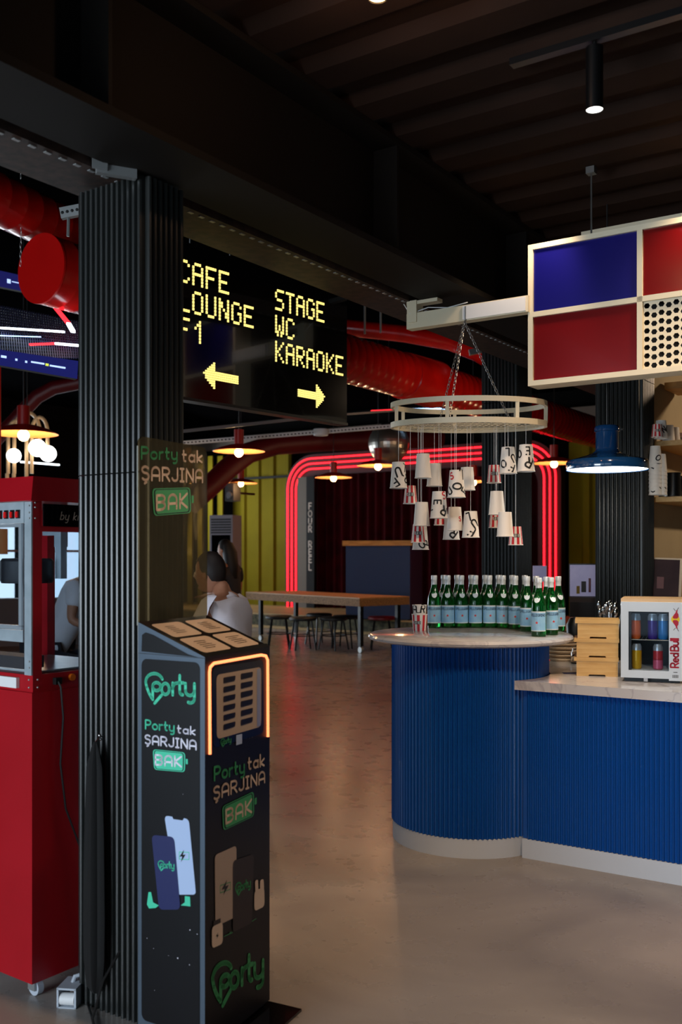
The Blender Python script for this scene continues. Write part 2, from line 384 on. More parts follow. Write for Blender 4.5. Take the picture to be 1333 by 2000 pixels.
# corrugated deck over the bar
prof = []; t = -4.5
while t < 9.2: prof += [(t, 3.10), (t + .03, 3.06), (t + .16, 3.06), (t + .19, 3.10)]; t += .30
mb = MB('ceiling')
for (ta, za), (tb, zb) in zip(prof, prof[1:]): mb.add([S(SB, ta, za), S(8.5, ta, za), S(8.5, tb, zb), S(SB, tb, zb)], [(0, 1, 2, 3)])
sbox(mb, SB, 8.5, -4.5, 9.2, 3.14, 3.2); struct(mb, 'ceiling')
struct(sbox(MB('farceil'), -17, SB - .05, -5, 18.6, 4.6, 4.7), 'ceiling')
struct(sbox(MB('farceil'), SB - .03, SB + .03, -5, 18.4, 3.2, 4.7), 'trim_1')
struct(sbox(MB('farceil'), SB, 9, 9.2, 18.4, 4.6, 4.7), 'ceiling')
struct(sbox(MB('wallblack'), -17, 9, 18.3, 18.5, 0, 4.7), 'wall_back')
struct(sbox(MB('wallblack'), 8.5, 8.7, -5, 18.4, 0, 4.7), 'wall_right')
# left wall, with a band of windows
mb = MB('wallblack'); sbox(mb, -17, -16.8, -5, 18.5, 0, .35); sbox(mb, -17, -16.8, -5, 18.5, 2.75, 4.7)
for a, b in ((-5, 3.0), (6.2, 6.5), (9.7, 10.0), (13.2, 13.5), (16.4, 18.5)): sbox(mb, -17, -16.8, a, b, .35, 2.75)
struct(mb, 'wall_left')
for i, (a, b) in enumerate(((3.0, 6.2), (6.5, 9.7), (10.0, 13.2), (13.5, 16.4))):
    o = struct(sbox(MB('pane'), -16.92, -16.9, a, b, .35, 2.75), 'window_%d' % (i + 1))
    m_ = MB('galv'); sbox(m_, -16.95, -16.86, a, b, 1.5, 1.55); sbox(m_, -16.95, -16.86, (a + b) / 2 - .03, (a + b) / 2 + .03, .35, 2.75)
    struct(m_, 'window_frame', o)
# shopfront behind the viewer
mb = MB('wallblack'); sbox(mb, -17, 9, -5, -4.8, 2.9, 4.7); sbox(mb, -17, 9, -5, -4.8, 0, .3)
for a, b in ((-17, -7), (-3.5, -3.2), (.2, .5), (4, 9)): sbox(mb, a, b, -5, -4.8, .3, 2.9)
struct(mb, 'wall_front')
for i, (a, b) in enumerate(((-7, -3.5), (-3.2, .2), (.5, 4))): struct(sbox(MB('pane'), a, b, -4.92, -4.9, .3, 2.9), 'window_%d' % (i + 5))
# ------------------------------------------------------------------ steel beam
root = thing('steel_beam', 'long dark steel roof beam running diagonally below the ceiling deck', 'beam')
mb = MB('beam'); sbox(mb, SB - .13, SB + .13, -4.6, 6.9, 2.60, 2.625); sbox(mb, SB - .012, SB + .012, -4.6, 6.9, 2.625, 3.06)
sbox(mb, SB - .13, SB + .13, -4.6, 6.9, 3.035, 3.058); mb.build('beam_section', root)
for t in (-1.2, .3, 1.85, 3.35, 4.6, 5.8):
    m_ = MB('beam'); sbox(m_, SB + .012, SB + .12, t, t + .014, 2.625, 3.035); m_.build('stiffener', root)
# ------------------------------------------------------------------ fluted columns
def flute_side(p, q, n_out, pitch, depth):
    d = (q - p); L = d.length; d.normalize(); n = max(1, round(L / pitch)); w_ = L / n; pts = []
    for i in range(n):
        for f, h in ((0, 0), (.26, 0), (.29, .5), (.4, .87), (.63, 1), (.86, .87), (.97, .5), (1.0, 0)):
            if f == 1.0 and i < n - 1: continue
            c = p + d * (w_ * (i + f)) + n_out * (h * depth); pts.append((c.x, c.y))
    return pts
def fluted_column(pxL, pxN, pxR, dL, ztop, seam, label, yaw=YAW):
    ar = Vector((math.cos(yaw), -math.sin(yaw))); bt = Vector((math.sin(yaw), math.cos(yaw)))
    def hit(o, d, px): k = (px - 666.5) / F; u = (k * o.y - o.x) / (d.x - k * d.y); return o + d * u
    L = Vector(((pxL - 666.5) / F * dL, dL)); N = hit(L, ar, pxN); Rr = hit(N, bt, pxR); Bk = L + (Rr - N)
    c = (L + Rr) / 2; L, N, Rr, Bk = (v - c for v in (L, N, Rr, Bk))
    poly = flute_side(L, N, -bt, .0245, .017) + flute_side(N, Rr, ar, .0245, .017) + flute_side(Rr, Bk, bt, .0245, .017) + flute_side(Bk, L, -ar, .0245, .017)
    root = thing('fluted_column', label, 'column', (c.x, c.y, 0))
    MB('column').prism(poly, 0, seam - .002).build('lower_cladding', root)
    MB('column').prism(poly, seam + .002, ztop).build('upper_cladding', root)
    core = [(v.x * .93, v.y * .93) for v in (L, N, Rr, Bk)]; MB('wallblack').prism(core, .001, ztop - .003).build('core', root)
    return c + N, c + Rr, c + L
n1, r1, l1 = fluted_column(158, 281, 353, 3.2, 2.59, 1.685, 'nearest dark grooved column, between the popcorn machine and the charging kiosk')
n2, r2, l2 = fluted_column(945, 1005, 1036, 6.7, 4.55, 2.45, 'dark grooved column behind the hanging paper cups')
n3, r3, l3 = fluted_column(1168, 1251, 1274, 5.9, 2.59, 2.45, 'dark grooved column behind the blue pendant lamp and mini fridge')
m_ = MB('galv'); pa = W(182, 346, 3.0); m_.box(-.06, .06, -.012, .012, -.018, .018); m_.box(-.075, -.03, -.02, -.013, -.01, .035)
o = m_.build('metal_bracket', None, pa + Vector((.07, .0, .02))); o.rotation_euler = (0, 0, R(25)); tag(o, 'small flat metal bracket on top of the nearest column', 'bracket')
# ------------------------------------------------------------------ bar
ZT = EYE - .397; BC = Vector((.657, 5.08)); 
def ring_poly(r, n=96): return [(r * math.cos(2 * math.pi * k / n), r * math.sin(2 * math.pi * k / n)) for k in range(n)]
root = thing('round_bar', 'tall round bar clad in fluted blue panels with a marble disc top', 'bar counter', (BC.x, BC.y, 0))
nf = 108; poly = []
for i in range(nf):
    for f, h in ((0, 0), (.15, .15), (.3, .7), (.5, 1), (.7, .7), (.85, .15)):
        a = 2 * math.pi * (i + f) / nf; r = .383 + .015 * h; poly.append((r * math.cos(a), r * math.sin(a)))
MB('blue').prism(poly, .092, ZT - .032).build('fluted_body', root)
MB('kickwhite').prism(ring_poly(.392), 0, .09, True).build('kickboard', root).data.set_sharp_from_angle(angle=R(40))
MB('marble').lathe([(0, ZT - .031), (.50, ZT - .031), (.515, ZT - .024), (.52, ZT - .013), (.515, ZT - .004), (.505, ZT), (0, ZT)], 96).build('marble_top', root)
# low counter: front line runs along the room's cross direction
YB = R(33); ab = Vector((math.cos(YB), -math.sin(YB), 0)); bb = Vector((math.sin(YB), math.cos(YB), 0))
def Cp(a, b, z=0): v = Vector((.881, 4.71, 0)) + ab * a + bb * b; return Vector((v.x, v.y, z))
ZC = .838
root = thing('low_counter', 'low straight bar counter with fluted blue front and marble worktop', 'counter', Cp(0, 0), -YB)
poly = [(-.02, .5), (-.02, 0)]; L = 2.2; n = round(L / .0215)
for i in range(n):
    for f, h in ((0, 0), (.15, .15), (.3, .7), (.5, 1), (.7, .7), (.85, .15)): poly.append((L * (i + f) / n, -.014 * h))
poly += [(L, 0), (L, .5)]
MB('blue').prism(poly, .092, ZC - .044).build('fluted_front', root)
MB('kickwhite').box(-.02, .86, -.012, .45, 0, .09).build('kickboard', root); MB('kickwhite').box(.863, L, -.012, .45, 0, .09).build('kickboard', root)
# worktop: notched round the bar so they do not clip
poly = [(-.06, -.03), (L, -.03), (L, 1.25), (.05, 1.25)]
c0 = BC - Vector((.881, 4.71)); cl = Vector((c0.x * ab.x + c0.y * ab.y, c0.x * bb.x + c0.y * bb.y))
a0 = math.atan2(1.25 - cl.y, .05 - cl.x); 
a1 = math.asin(max(-1, min(1, (-.03 - cl.y) / .403)))
a0 = math.asin(.97)
poly = [(L, -.03), (L, 1.15), (cl.x + .403 * math.cos(a0), 1.15)] + [(cl.x + .403 * math.cos(a0 + (a1 - a0) * k / 24), cl.y + .403 * math.sin(a0 + (a1 - a0) * k / 24)) for k in range(25)]
MB('marble').prism(poly, ZC - .043, ZC).build('worktop', root)
MB('wallblack').box(.25, L - .02, .52, 1.1, 0, ZC - .045).build('carcass', root)

# bottles -------------------------------------------------------------------
BH = .288
def make_bottle(label, front):
    root = thing('water_bottle', label, 'bottle', (0, 0, 0), 0, 'green glass water bottles on the round bar')
    pr = [(0, .004), (.030, .004), (.0345, .0), (.036, .006), (.0366, .012), (.0366, .135), (.0352, .155), (.031, .178), (.0225, .2), (.0165, .222), (.0145, .24), (.014, .266), (0, .266)]
    MB('glassgreen').lathe(pr, 20).build('glass_body', root)
    mb = MB('labelblue'); r = .037; n = 14
    def cy(a, z, rr=r): return (rr * math.sin(R(a)), -rr * math.cos(R(a)), z)
    for i in range(n):
        a, b = -78 + 156 * i / n, -78 + 156 * (i + 1) / n
        mb.use('labelblue').add([cy(a, .032), cy(b, .032), cy(b, .118), cy(a, .118)], [(0, 1, 2, 3)], True)
        mb.use('labelwhite').add([cy(a, .118), cy(b, .118), cy(b, .124), cy(a, .124)], [(0, 1, 2, 3)], True)
        mb.add([cy(a, .027), cy(b, .027), cy(b, .032), cy(a, .032)], [(0, 1, 2, 3)], True)
    mb.use('labelink'); ls, wd = text_lines('S.PELLEGRINO', .0115, .16)
    mb.strokes(ls, .0022, lambda u, v: cy(math.degrees((u - wd / 2) / r), .1 + v, r + .0004))
    mb.use('star'); st = []
    for k in range(10): rr = (.0085 if k % 2 == 0 else .0036); st.append(cy(math.degrees(rr * math.sin(math.pi * k / 5) / r), .069 + rr * math.cos(math.pi * k / 5), r + .0005))
    mb.add(st + [cy(0, .069, r + .0005)], [(i, (i + 1) % 10, 10) for i in range(10)])
    mb.build('label', root)
    mb = MB('labelwhite'); ov = []
    for k in range(16): a = 2 * math.pi * k / 16; z = .183 + .017 * math.sin(a); rr = .0295 - (z - .183) * .62; ov.append(cy(math.degrees(.0145 * math.cos(a) / rr), z, rr + .0012))
    mb.add(ov + [cy(0, .183, .031)], [(i, (i + 1) % 16, 16) for i in range(16)], True); mb.build('neck_label', root)
    MB('capwhite').lathe([(.0152, .238), (.0152, .262), (.0158, .263), (.0165, .266), (.0165, BH - .004), (.015, BH), (0, BH)], 16).build('cap', root)
    return root
front = [(848.5, 1226), (874.9, 1226), (901.5, 1226), (929, 1226), (956.5, 1226), (983, 1226.5), (1007, 1228.5), (1030, 1233), (1053, 1243)]
behind = [(867.6, 1223.6), (893.8, 1223.6), (921.5, 1223.6), (948.9, 1223.6), (975, 1223.8), (1001.5, 1224.5), (1026, 1226), (1048, 1231), (1076.5, 1240), (1091, 1232.5), (1068, 1236)]
ordn = ['leftmost', 'second from left', 'third from left', 'fourth from left', 'fifth from left', 'sixth from left', 'seventh from left', 'eighth from left', 'nearest and rightmost']
ordb = ['leftmost', 'second from left', 'third from left', 'fourth from left', 'fifth from left', 'sixth from left', 'seventh from left', 'eighth from left', 'big label turned right, nearest the disc rim', 'rightmost of all, cream back label showing', 'half hidden behind the nearest bottle']
proto = None
for (lst, names, row) in ((front, ordn, 'front'), (behind, ordb, 'rear')):
    for (px, py), nm in zip(lst, names):
        lab = 'green glass mineral water bottle, %s in the %s row on the round bar' % (nm, row) if row == 'front' or 'from left' in nm or nm == 'leftmost' else 'green glass mineral water bottle, %s' % nm
        if proto is None: proto = make_bottle(lab, True); b = proto
        else: b = dup(proto, label=lab)
        d = dZ(py, ZT); p = W(px, py, d); b.location = (p.x, p.y, ZT)
        rz = random.uniform(-.15, .15) + (0 if row == 'front' else random.uniform(-.6, .3))
        if px > 1000: rz -= (px - 1000) / 90 * .55
        if px > 1070: rz += 1.1
        b.rotation_euler = (0, 0, rz)
# ------------------------------------------------------------------ paper cups
def cup_surf(h, r0, r1, inv):                                    # r0 narrow end, r1 mouth; returns fn(angle, z)
    def f(a, z, off=.0006):
        k = z / h; r = (r1 + (r0 - r1) * k) if inv else (r0 + (r1 - r0) * k); r += off
        return (r * math.sin(a), -r * math.cos(a), z)
    return f
def cup_mesh(root, kind, inv, h, r0, r1, marks=()):
    fs = cup_surf(h, r0, r1, inv); seg = 32; mb = MB('paper')
    for i in range(seg):
        a, b = 2 * math.pi * i / seg, 2 * math.pi * (i + 1) / seg
        mb.use('striped' if kind == 'striped' and i % 4 in (0, 1) else 'paper')
        mb.add([fs(a, 0, 0), fs(b, 0, 0), fs(b, h, 0), fs(a, h, 0)], [(0, 1, 2, 3)], True)
    zc = h * .97 if inv else h * .03; rr = r0 - .0008
    mb.use('paper'); mb.lathe([(0, zc), (rr, zc)], 24)
    mb.build('cup_wall', root)
    zr = 0 if inv else h
    MB('paper').lathe([(r1 - .001, zr - .002), (r1 + .0018, zr - .0015), (r1 + .0018, zr + .0015), (r1 - .001, zr + .002), (r1 - .001, zr - .002)], 28).build('rim', root)
    if marks:
        mb = MB('ink')
        for ch, ang, z, rot, sz, m_ in marks:
            sz *= 1.1
            mb.use(m_); wd, ls = G[ch]; c, s_ = math.cos(R(rot)), math.sin(R(rot)); rm = (r0 + r1) / 2
            def fn(u, v, c=c, s_=s_, wd=wd, sz=sz, ang=ang, z=z):
                return fs(R(ang) + u / rm, z + v, .0008)
            L2 = [[((a - wd / 2) * sz * c - (b - .5) * sz * s_, (a - wd / 2) * sz * s_ + (b - .5) * sz * c) for a, b in l] for l in ls]
            mb.strokes(L2, sz * .2, fn)
        mb.build('printed_letters', root)
    if kind == 'striped':
        mb = MB('ink'); ls, wd = text_lines('FOUR REEL', .012, .18); k = (r0 + r1) / 2; n = 8
        for i in range(n):
            a, b = -.55 + 1.1 * i / n, -.55 + 1.1 * (i + 1) / n
            mb.use('ink').add([fs(a, h * .40, .0007), fs(b, h * .40, .0007), fs(b, h * .6, .0007), fs(a, h * .6, .0007)], [(0, 1, 2, 3)], True)
        mb.use('paper').strokes(ls, .0018, lambda u, v: fs((u - wd / 2) / k * .62, h * .5 - .006 + v, .0012)); mb.build('printed_band', root)
RC = W(915, 831, 4.5); RX, RY, RZ = RC.x, RC.y, RC.z
SP = {'letter': (.116, .0285, .0385), 'white': (.104, .028, .036), 'striped': (.082, .024, .032)}
cups = [  # kind, px, bottom row, depth offset, label, marks
 ('letter', 779, 952, -.02, 'hanging white paper cup with a big black U, far left of the mobile', [('U', -5, .07, 200, .036, 'ink'), ('F', -25, .022, 215, .032, 'ink'), ('R', 60, .04, 200, .032, 'ink'), ('L', 50, .09, 160, .03, 'ink')]),
 ('striped', 802, 983, .05, 'hanging red striped cup just right of the far left U cup', []),
 ('white', 827, 932, -.12, 'plain white hanging cup, highest on the left side', []),
 ('white', 849, 948, .1, 'plain white hanging cup half behind the highest left cup', []),
 ('letter', 858, 1011, -.1, 'hanging white cup with letters E and R and a red S', [('E', -18, .068, 270, .03, 'ink'), ('R', 32, .03, 150, .034, 'ink'), ('S', 40, .098, 10, .028, 'striped'), ('L', -75, .05, 10, .03, 'ink')]),
 ('letter', 892, 970, -.16, 'hanging white cup with a big round O under an upside down L', [('O', 0, .045, 90, .033, 'ink'), ('L', 38, .095, 180, .034, 'ink'), ('S', -48, .09, 20, .026, 'striped'), ('F', 62, .026, 60, .03, 'ink'), ('U', -60, .025, 40, .028, 'ink')]),
 ('white', 913, 956, .06, 'plain white hanging cup behind the O cup', []),
 ('white', 824, 1026, -.05, 'plain white hanging cup above the left striped cup', []),
 ('striped', 817.5, 1059, .0, 'red striped hanging cup with black band, lowest on the left', []),
 ('letter', 822, 1073, .14, 'lettered hanging cup peeking out behind the lowest left striped cup', [('O', 5, .022, 30, .028, 'ink'), ('R', -30, .05, 110, .03, 'ink'), ('P', 50, .03, 80, .03, 'ink')]),
 ('striped', 862, 1025, .12, 'red striped hanging cup mostly hidden below the E and R cup', []),
 ('letter', 882, 1053, .08, 'hanging cup with a black R below the white middle cup', [('R', 12, .026, 140, .034, 'ink')]),
 ('white', 889, 1035, -.01, 'white hanging cup with a small red S, middle of the mobile', [('S', 38, .05, 0, .018, 'striped')]),
 ('letter', 920, 1049, -.04, 'hanging cup with slanted black L, U and F, low right of the middle', [('L', -30, .09, 195, .032, 'ink'), ('U', 25, .06, 215, .034, 'ink'), ('F', 0, .022, 150, .032, 'ink')]),
 ('striped', 965.5, 942, .1, 'red striped hanging cup just left of the L and O cup', []),
 ('letter', 993, 923, -.05, 'hanging cup with letters L, O, U and F, second from right', [('L', -15, .092, 180, .03, 'ink'), ('O', -45, .04, 20, .03, 'ink'), ('U', 38, .065, 210, .03, 'ink'), ('F', 20, .022, 155, .03, 'ink')]),
 ('letter', 1028, 919, -.1, 'hanging cup with letters E and R, far right of the mobile', [('E', 5, .087, 180, .03, 'ink'), ('R', 12, .034, 150, .036, 'ink'), ('O', -70, .075, 20, .03, 'ink'), ('L', 70, .04, 20, .03, 'ink')]),
 ('white', 971, 1004, -.02, 'plain white hanging cup below the right striped cup', []),
 ('striped', 969, 1030, .14, 'striped hanging cup hidden between two plain white cups', []),
 ('white', 987, 1047, -.16, 'plain white hanging cup, lowest plain one on the right', []),
 ('striped', 1008, 1064, -.02, 'red striped hanging cup, lowest on the right', []),
]
tilt = R(3.3)
for kind, px, py, do, lab, marks in cups:
    h, r0, r1 = SP[kind]; d = 4.5 + do * 1.3; p = W(px, py, d)
    p.z = EYE - (py - HZ) / F * (d - r1)
    root = thing('paper_cup', lab, 'cup', p, 0, {'letter': 'lettered cups of the mobile', 'white': 'plain cups of the mobile', 'striped': 'striped cups of the mobile'}[kind])
    cup_mesh(root, kind, True, h, r0, r1, marks)
    zr = RZ + math.tan(tilt) * (p.y - RY)
    MB('white').tube([(0, 0, h * .97), (0, 0, zr - p.z + .004)], .0009, 5).build('string', root)
# cups standing on the bar
p = W(820, 1231, dZ(1231, ZT)); p.z = ZT
root = thing('paper_cup', 'red striped paper cup standing on the round bar', 'cup', p, R(-25)); cup_mesh(root, 'striped', False, .085, .034, .041)
p2 = p.copy(); p2.z += .046
root = thing('paper_cup', 'white paper cup with black letters nested in the striped cup on the bar', 'cup', p2, 0)
cup_mesh(root, 'letter', False, .088, .03, .037, [('R', 28, .07, -10, .034, 'ink'), ('A', -52, .07, 0, .034, 'ink'), ('L', -10, .055, 90, .02, 'ink')])
# ------------------------------------------------------------------ ring with chains, cream arm, lightbox
def hoop(mb, r, z, hgt, th, n=72):
    for i in range(n):
        a, b = 2 * math.pi * i / n, 2 * math.pi * (i + 1) / n; q = []
        for an in (a, b):
            for rr, zz in ((r, z), (r + th, z), (r + th, z + hgt), (r, z + hgt)): q.append((rr * math.cos(an), rr * math.sin(an), zz))
        mb.add(q, [(0, 1, 5, 4), (1, 2, 6, 5), (2, 3, 7, 6), (3, 0, 4, 7)], True)
    return mb
root = thing('hanging_ring', 'cream metal double ring hung on chains over the round bar', 'hanging ring', (RX, RY, RZ)); root.rotation_euler = (tilt, 0, 0)
hoop(MB('cream'), .338, -.012, .024, .013).build('lower_hoop', root); hoop(MB('cream'), .338, .078, .022, .013).build('upper_hoop', root)
for k in range(7):
    a = R(-112 + k * 360 / 7); MB('cream').bar((.344 * math.cos(a), .344 * math.sin(a), .005), (.344 * math.cos(a), .344 * math.sin(a), .085), .015, .01).build('post', root)
mb = MB('cream')
for k in range(-12, 13):
    x = k * .027; l = math.sqrt(max(0, .338 ** 2 - x * x)); mb.tube([(x, -l, 0), (x, l, 0)], .0016, 5)
for k in range(-4, 5):
    x = k * .08; l = math.sqrt(.338 ** 2 - x * x); mb.tube([(-l, x, -.003), (l, x, -.003)], .0016, 5)
mb.build('wire_grid', root)
def chain(mb, p, q, ll=.021):
    p, q = Vector(p), Vector(q); d = (q - p); n = int(d.length / (ll * .78)); d.normalize(); x = d.orthogonal().normalized(); y = d.cross(x)
    for i in range(n):
        c = p + (q - p) * ((i + .5) / n); e = x if i % 2 else y; pts = []
        for k in range(10):
            a = 2 * math.pi * k / 10; pts.append(c + d * (ll / 2 * math.cos(a)) + e * (.0055 * math.sin(a)))
        mb.tube(pts, .0014, 4, closed=True)
    return mb
arm0 = W(800, 645, 4.61)
def Arm(u, z): v = Vector((arm0.x, arm0.y, 0)) + AR * u; return Vector((v.x, v.y, z))
hook = Arm(.285, 2.475)
hl = Matrix.Rotation(-tilt, 3, 'X') @ (hook - Vector((RX, RY, RZ)))
for a, m2 in ((205, 0), (235, 0), (120, 0), (-22, 0)):
    pt = (.335 * math.cos(R(a)), .335 * math.sin(R(a)), .0); 
    if a in (205,): pt = (-.11, -.2, 0)
    if a == 235: pt = (-.12, .18, 0)
    if a == 120: continue
    if a == -22: pt = (.2, .0, 0)
    chain(MB('steel'), hl, pt).build('chain', root)
root = thing('ring_support_bracket', 'cream steel arm bolted under the beam and carrying the ring', 'support arm')
m_ = MB('cream'); m_.bar(Arm(0, 2.508), Arm(.6, 2.508), .05, .07); m_.bar(Arm(.03, 2.5), Arm(.03, 2.6), .05, .062, up=BT); m_.bar(Arm(.0, 2.59), Arm(.16, 2.59), .05, .016); m_.build('steel_tube', root)
m_ = MB('white'); m_.bar(Arm(.29, 2.508) - BT * .028, Arm(.59, 2.508) - BT * .028, .006, .06); m_.build('white_cover_plate', root)
m_ = MB('steel'); m_.tube([hook + Vector((0, -.035, .06)), hook + Vector((0, -.035, 0)), hook], .005, 6); m_.build('hook', root)
m_ = MB('white'); m_.tube([Arm(-.03, 2.6), Arm(.02, 2.54) - BT * .03, Arm(.1, 2.565), Arm(.2, 2.55), Arm(.3, 2.56)], .0025, 6); m_.build('white_cable', root)
# lightbox
root = thing('ceiling_lightbox', 'hanging cream framed box sign with blue and red panels over the bar', 'hanging sign', (Arm(.592, 0)), -YAW)
x1 = 1.25; z0, z1, th = 2.157, 2.762, .10; T = .022
xm = .470; zm = (z0 + z1) / 2 + .002
fr = MB('cream'); y0 = -.008
fr.box(0, T, y0, th, z0, z1); fr.box(x1 - T, x1, y0, th, z0, z1); fr.box(T, x1 - T, y0, th, z1 - T, z1); fr.box(T, x1 - T, y0, th, z0, z0 + T)
fr.box(T, x1 - T, y0, .02, zm - T / 2, zm + T / 2); fr.box(xm, xm + T, y0, .021, z0 + T, z1 - T); fr.box(.86, .86 + T, y0, .021, z0 + T, z1 - T)
fr.build('frame', root)
MB('panelblue').box(T, xm, .003, .012, zm + T / 2, z1 - T).build('blue_panel', root); MB('panelred').box(T, xm, .003, .012, z0 + T, zm - T / 2).build('red_panel', root)
MB('panelred').box(xm + T, .86, .003, .012, zm + T / 2, z1 - T).build('red_panel', root); MB('panelblue').box(.86 + T, x1 - T, .003, .012, z0 + T, zm - T / 2).build('blue_panel', root)
MB('panelblue').box(.86 + T, x1 - T, .003, .012, zm + T / 2, z1 - T).build('blue_panel', root)
# perforated panel with hexagonal holes
mb = MB('cream'); hx, hz = xm + T, z0 + T; W_, H_ = .86 - hx, zm - T / 2 - hz; rh = .0125; dx_ = .029; dz_ = .0335; nx = int(W_ / dx_); nz = int(H_ / dz_)
for i in range(nx + 1):
    for j in range(nz + 1):
        x_a = hx + i * dx_; x_b = min(x_a + dx_, hx + W_); za_ = hz + j * dz_; zb_ = min(za_ + dz_, hz + H_)
        if x_b - x_a < .028 or zb_ - za_ < .03:
            if x_b - x_a > .001 and zb_ - za_ > .001: mb.add([(x_a, .006, za_), (x_b, .006, za_), (x_b, .006, zb_), (x_a, .006, zb_)], [(0, 1, 2, 3)])
            continue
        sh = 0; cx, cz = (x_a + x_b) / 2, (za_ + zb_) / 2
        cz += (-.004 if i % 2 else .003)
        inner = [(cx + rh * math.cos(R(60 * k)), .006, cz + rh * .95 * math.sin(R(60 * k))) for k in range(6)]
        outer = [(x_b, .006, cz), (x_b, .006, zb_), (x_a, .006, zb_), (x_a, .006, cz), (x_a, .006, za_), (x_b, .006, za_)]
        mb.add(inner + outer, [(k, 6 + k, 6 + (k + 1) % 6, (k + 1) % 6) for k in range(6)])
mb.build('perforated_panel', root)
MB('blkmatte').box(T, x1 - T, .06, .07, z0 + T, z1 - T).build('back_plate', root)
m_ = MB('cream'); m_.box(.1, x1, .36, .44, 2.80, 2.9); m_.build('rear_rail', root)
# slim hanger rod above the sign
m_ = MB('steel'); m_.tube([(0, 0, 2.77), (0, 0, 3.04)], .004, 6); m_.box(-.018, .018, -.018, .018, 3.03, 3.058)
q = Arm(.592 + .26, 0) + BT * .05; o = m_.build('hanger_rod', root); o.location = (.26, .05, 0)
# ------------------------------------------------------------------ blue pendant
p = W(1186.5, 918, 4.62)
root = thing('blue_pendant_lamp', 'glossy navy blue metal pendant lamp hanging over the low counter', 'pendant lamp', p)
MB('lampblue').lathe([(.187, 0), (.188, .002), (.187, .034), (.18, .044), (.10, .066), (.066, .078), (.055, .088), (.052, .10), (.052, .175), (.058, .178), (.058, .196), (.052, .204), (.02, .212), (0, .213)], 48).build('shade', root)
MB('lampwhite').lathe([(0, .003), (.183, .003)], 48).build('diffuser', root)
MB('cable').tube([(0, 0, .21), (0, 0, 3.06 - p.z)], .0035, 6).build('cord', root)
MB('steel').tube([(.05, -.02, .19), (.064, -.03, .185)], .005, 6).build('thumb_screw', root)
point('blue_pendant_light', (p.x, p.y, p.z - .05), 9, (1, .92, .8), .12)
# ------------------------------------------------------------------ track spot
p = W(1162, 215, 3.1)
root = thing('track_spotlight', 'lit black cylinder spotlight on the ceiling track', 'spotlight', p)
MB('blk').lathe([(.026, 0), (.0265, 0), (.0265, .195), (0, .195)], 28).build('housing', root)
MB('lampwhite').lathe([(0, .002), (.0255, .002)], 28).build('lens', root)
MB('blk').tube([(0, 0, .195), (0, 0, .21)], .008, 8).build('stem', root)
m_ = MB('blk'); m_.bar(p + Vector((0, 0, .222)) - AR * .28, p + Vector((0, 0, .222)) + AR * 1.6, .034, .022)
tag(m_.build('lighting_track'), 'black lighting track on the ceiling deck', 'lighting track')
p = W(738, -3, 2.75)
root = thing('track_spotlight', 'warm spotlight at the very top edge of the photo', 'spotlight', p)
MB('blk').lathe([(.026, 0), (.0275, 0), (.0275, .12), (0, .12)], 28).build('housing', root); MB('bulb').lathe([(0, .004), (.025, .004)], 28).build('lens', root)
# ------------------------------------------------------------------ charging kiosk
kA = Vector((-.386, 2.82)); kB = Vector((-.2268, 3.16)); kC = Vector((-.601, 2.946)); kD = Vector((-.442, 3.286))
kc = (kA + kB + kC + kD) / 4; kA, kB, kC, kD = (v - kc for v in (kA, kB, kC, kD))
HF, HBk = 1.142, 1.233
root = thing('charging_kiosk', 'tall black power bank charging kiosk with green and white lettering', 'kiosk', (kc.x, kc.y, 0)); kiosk = root
class LPlane(Plane):                                             # same plane, but in the kiosk's own coordinates
    def __init__(s, a, b): super().__init__(a + kc, b - a); s.a = a
    def lp(s, u, v, off=0): q = s.p(u, v, off); return Vector((q.x - kc.x, q.y - kc.y, q.z))
FP = LPlane(kA, kB); LP = LPlane(kC, kA); AP = LPlane(kC, kD)
mb = MB('kioskblack'); bz = .02
V = [(*kA, bz), (*kB, bz), (*kD, bz), (*kC, bz), (*kA, HF), (*kB, HF), (*kD, HBk), (*kC, HBk)]
mb.add(V, [(3, 2, 1, 0), (2, 6, 5, 1), (3, 7, 6, 2)]); mb.use('kioskfront').add(V, [(0, 1, 5, 4)]); mb.use('kioskframe').add(V, [(0, 4, 7, 3)]); mb.use('kiosktop').add(V, [(4, 5, 6, 7)])
mb.build('body', root)
LW = (kA - kC).length; FW = (kB - kA).length
# left face: inset dark panel with rounded corners over the grey frame
def rquad(mb, fn, u0, v0, u1, v1, r, sl=0, n=5):
    pts = []
    for cx, cy, a in ((u1 - r, v1 - r, 0), (u0 + r, v1 - r, 90), (u0 + r, v0 + r, 180), (u1 - r, v0 + r, 270)):
        pts += [(cx + r * math.cos(R(a + 90 * k / n)), cy + r * math.sin(R(a + 90 * k / n))) for k in range(n + 1)]
    return mb.add([fn(a, b + sl * (a - u0)) for a, b in pts], [tuple(range(len(pts)))])
lf = lambda off: (lambda u, v: LP.lp(u, v, off)); ff = lambda off: (lambda u, v: FP.lp(u, v, off)); af = lambda off: (lambda u, v: AP.lp(u, v, off))
uL, vS = LP.uv(277, 1280); uR, _ = LP.uv(391, 1290)
mb = MB('kioskblack'); rquad(mb, lf(.001), uL, .06, uR, LP.uv(391, 1294)[1], .02)
ta, tb = LP.uv(277, 1238), LP.uv(370, 1279)
mb.add([lf(.0012)(*q) for q in (LP.uv(277, 1272), LP.uv(388, 1284), LP.uv(368, 1278), LP.uv(300, 1240), LP.uv(285, 1235), LP.uv(278, 1240))], [tuple(range(6))]); mb.build('side_panel', root)
mb = MB('cable'); mb.add([lf(.0013)(*q) for q in (LP.uv(271, 1275), LP.uv(402, 1285.5), LP.uv(402, 1286.5), LP.uv(271, 1276))], [(0, 1, 2, 3)]); mb.build('panel_seam', root)
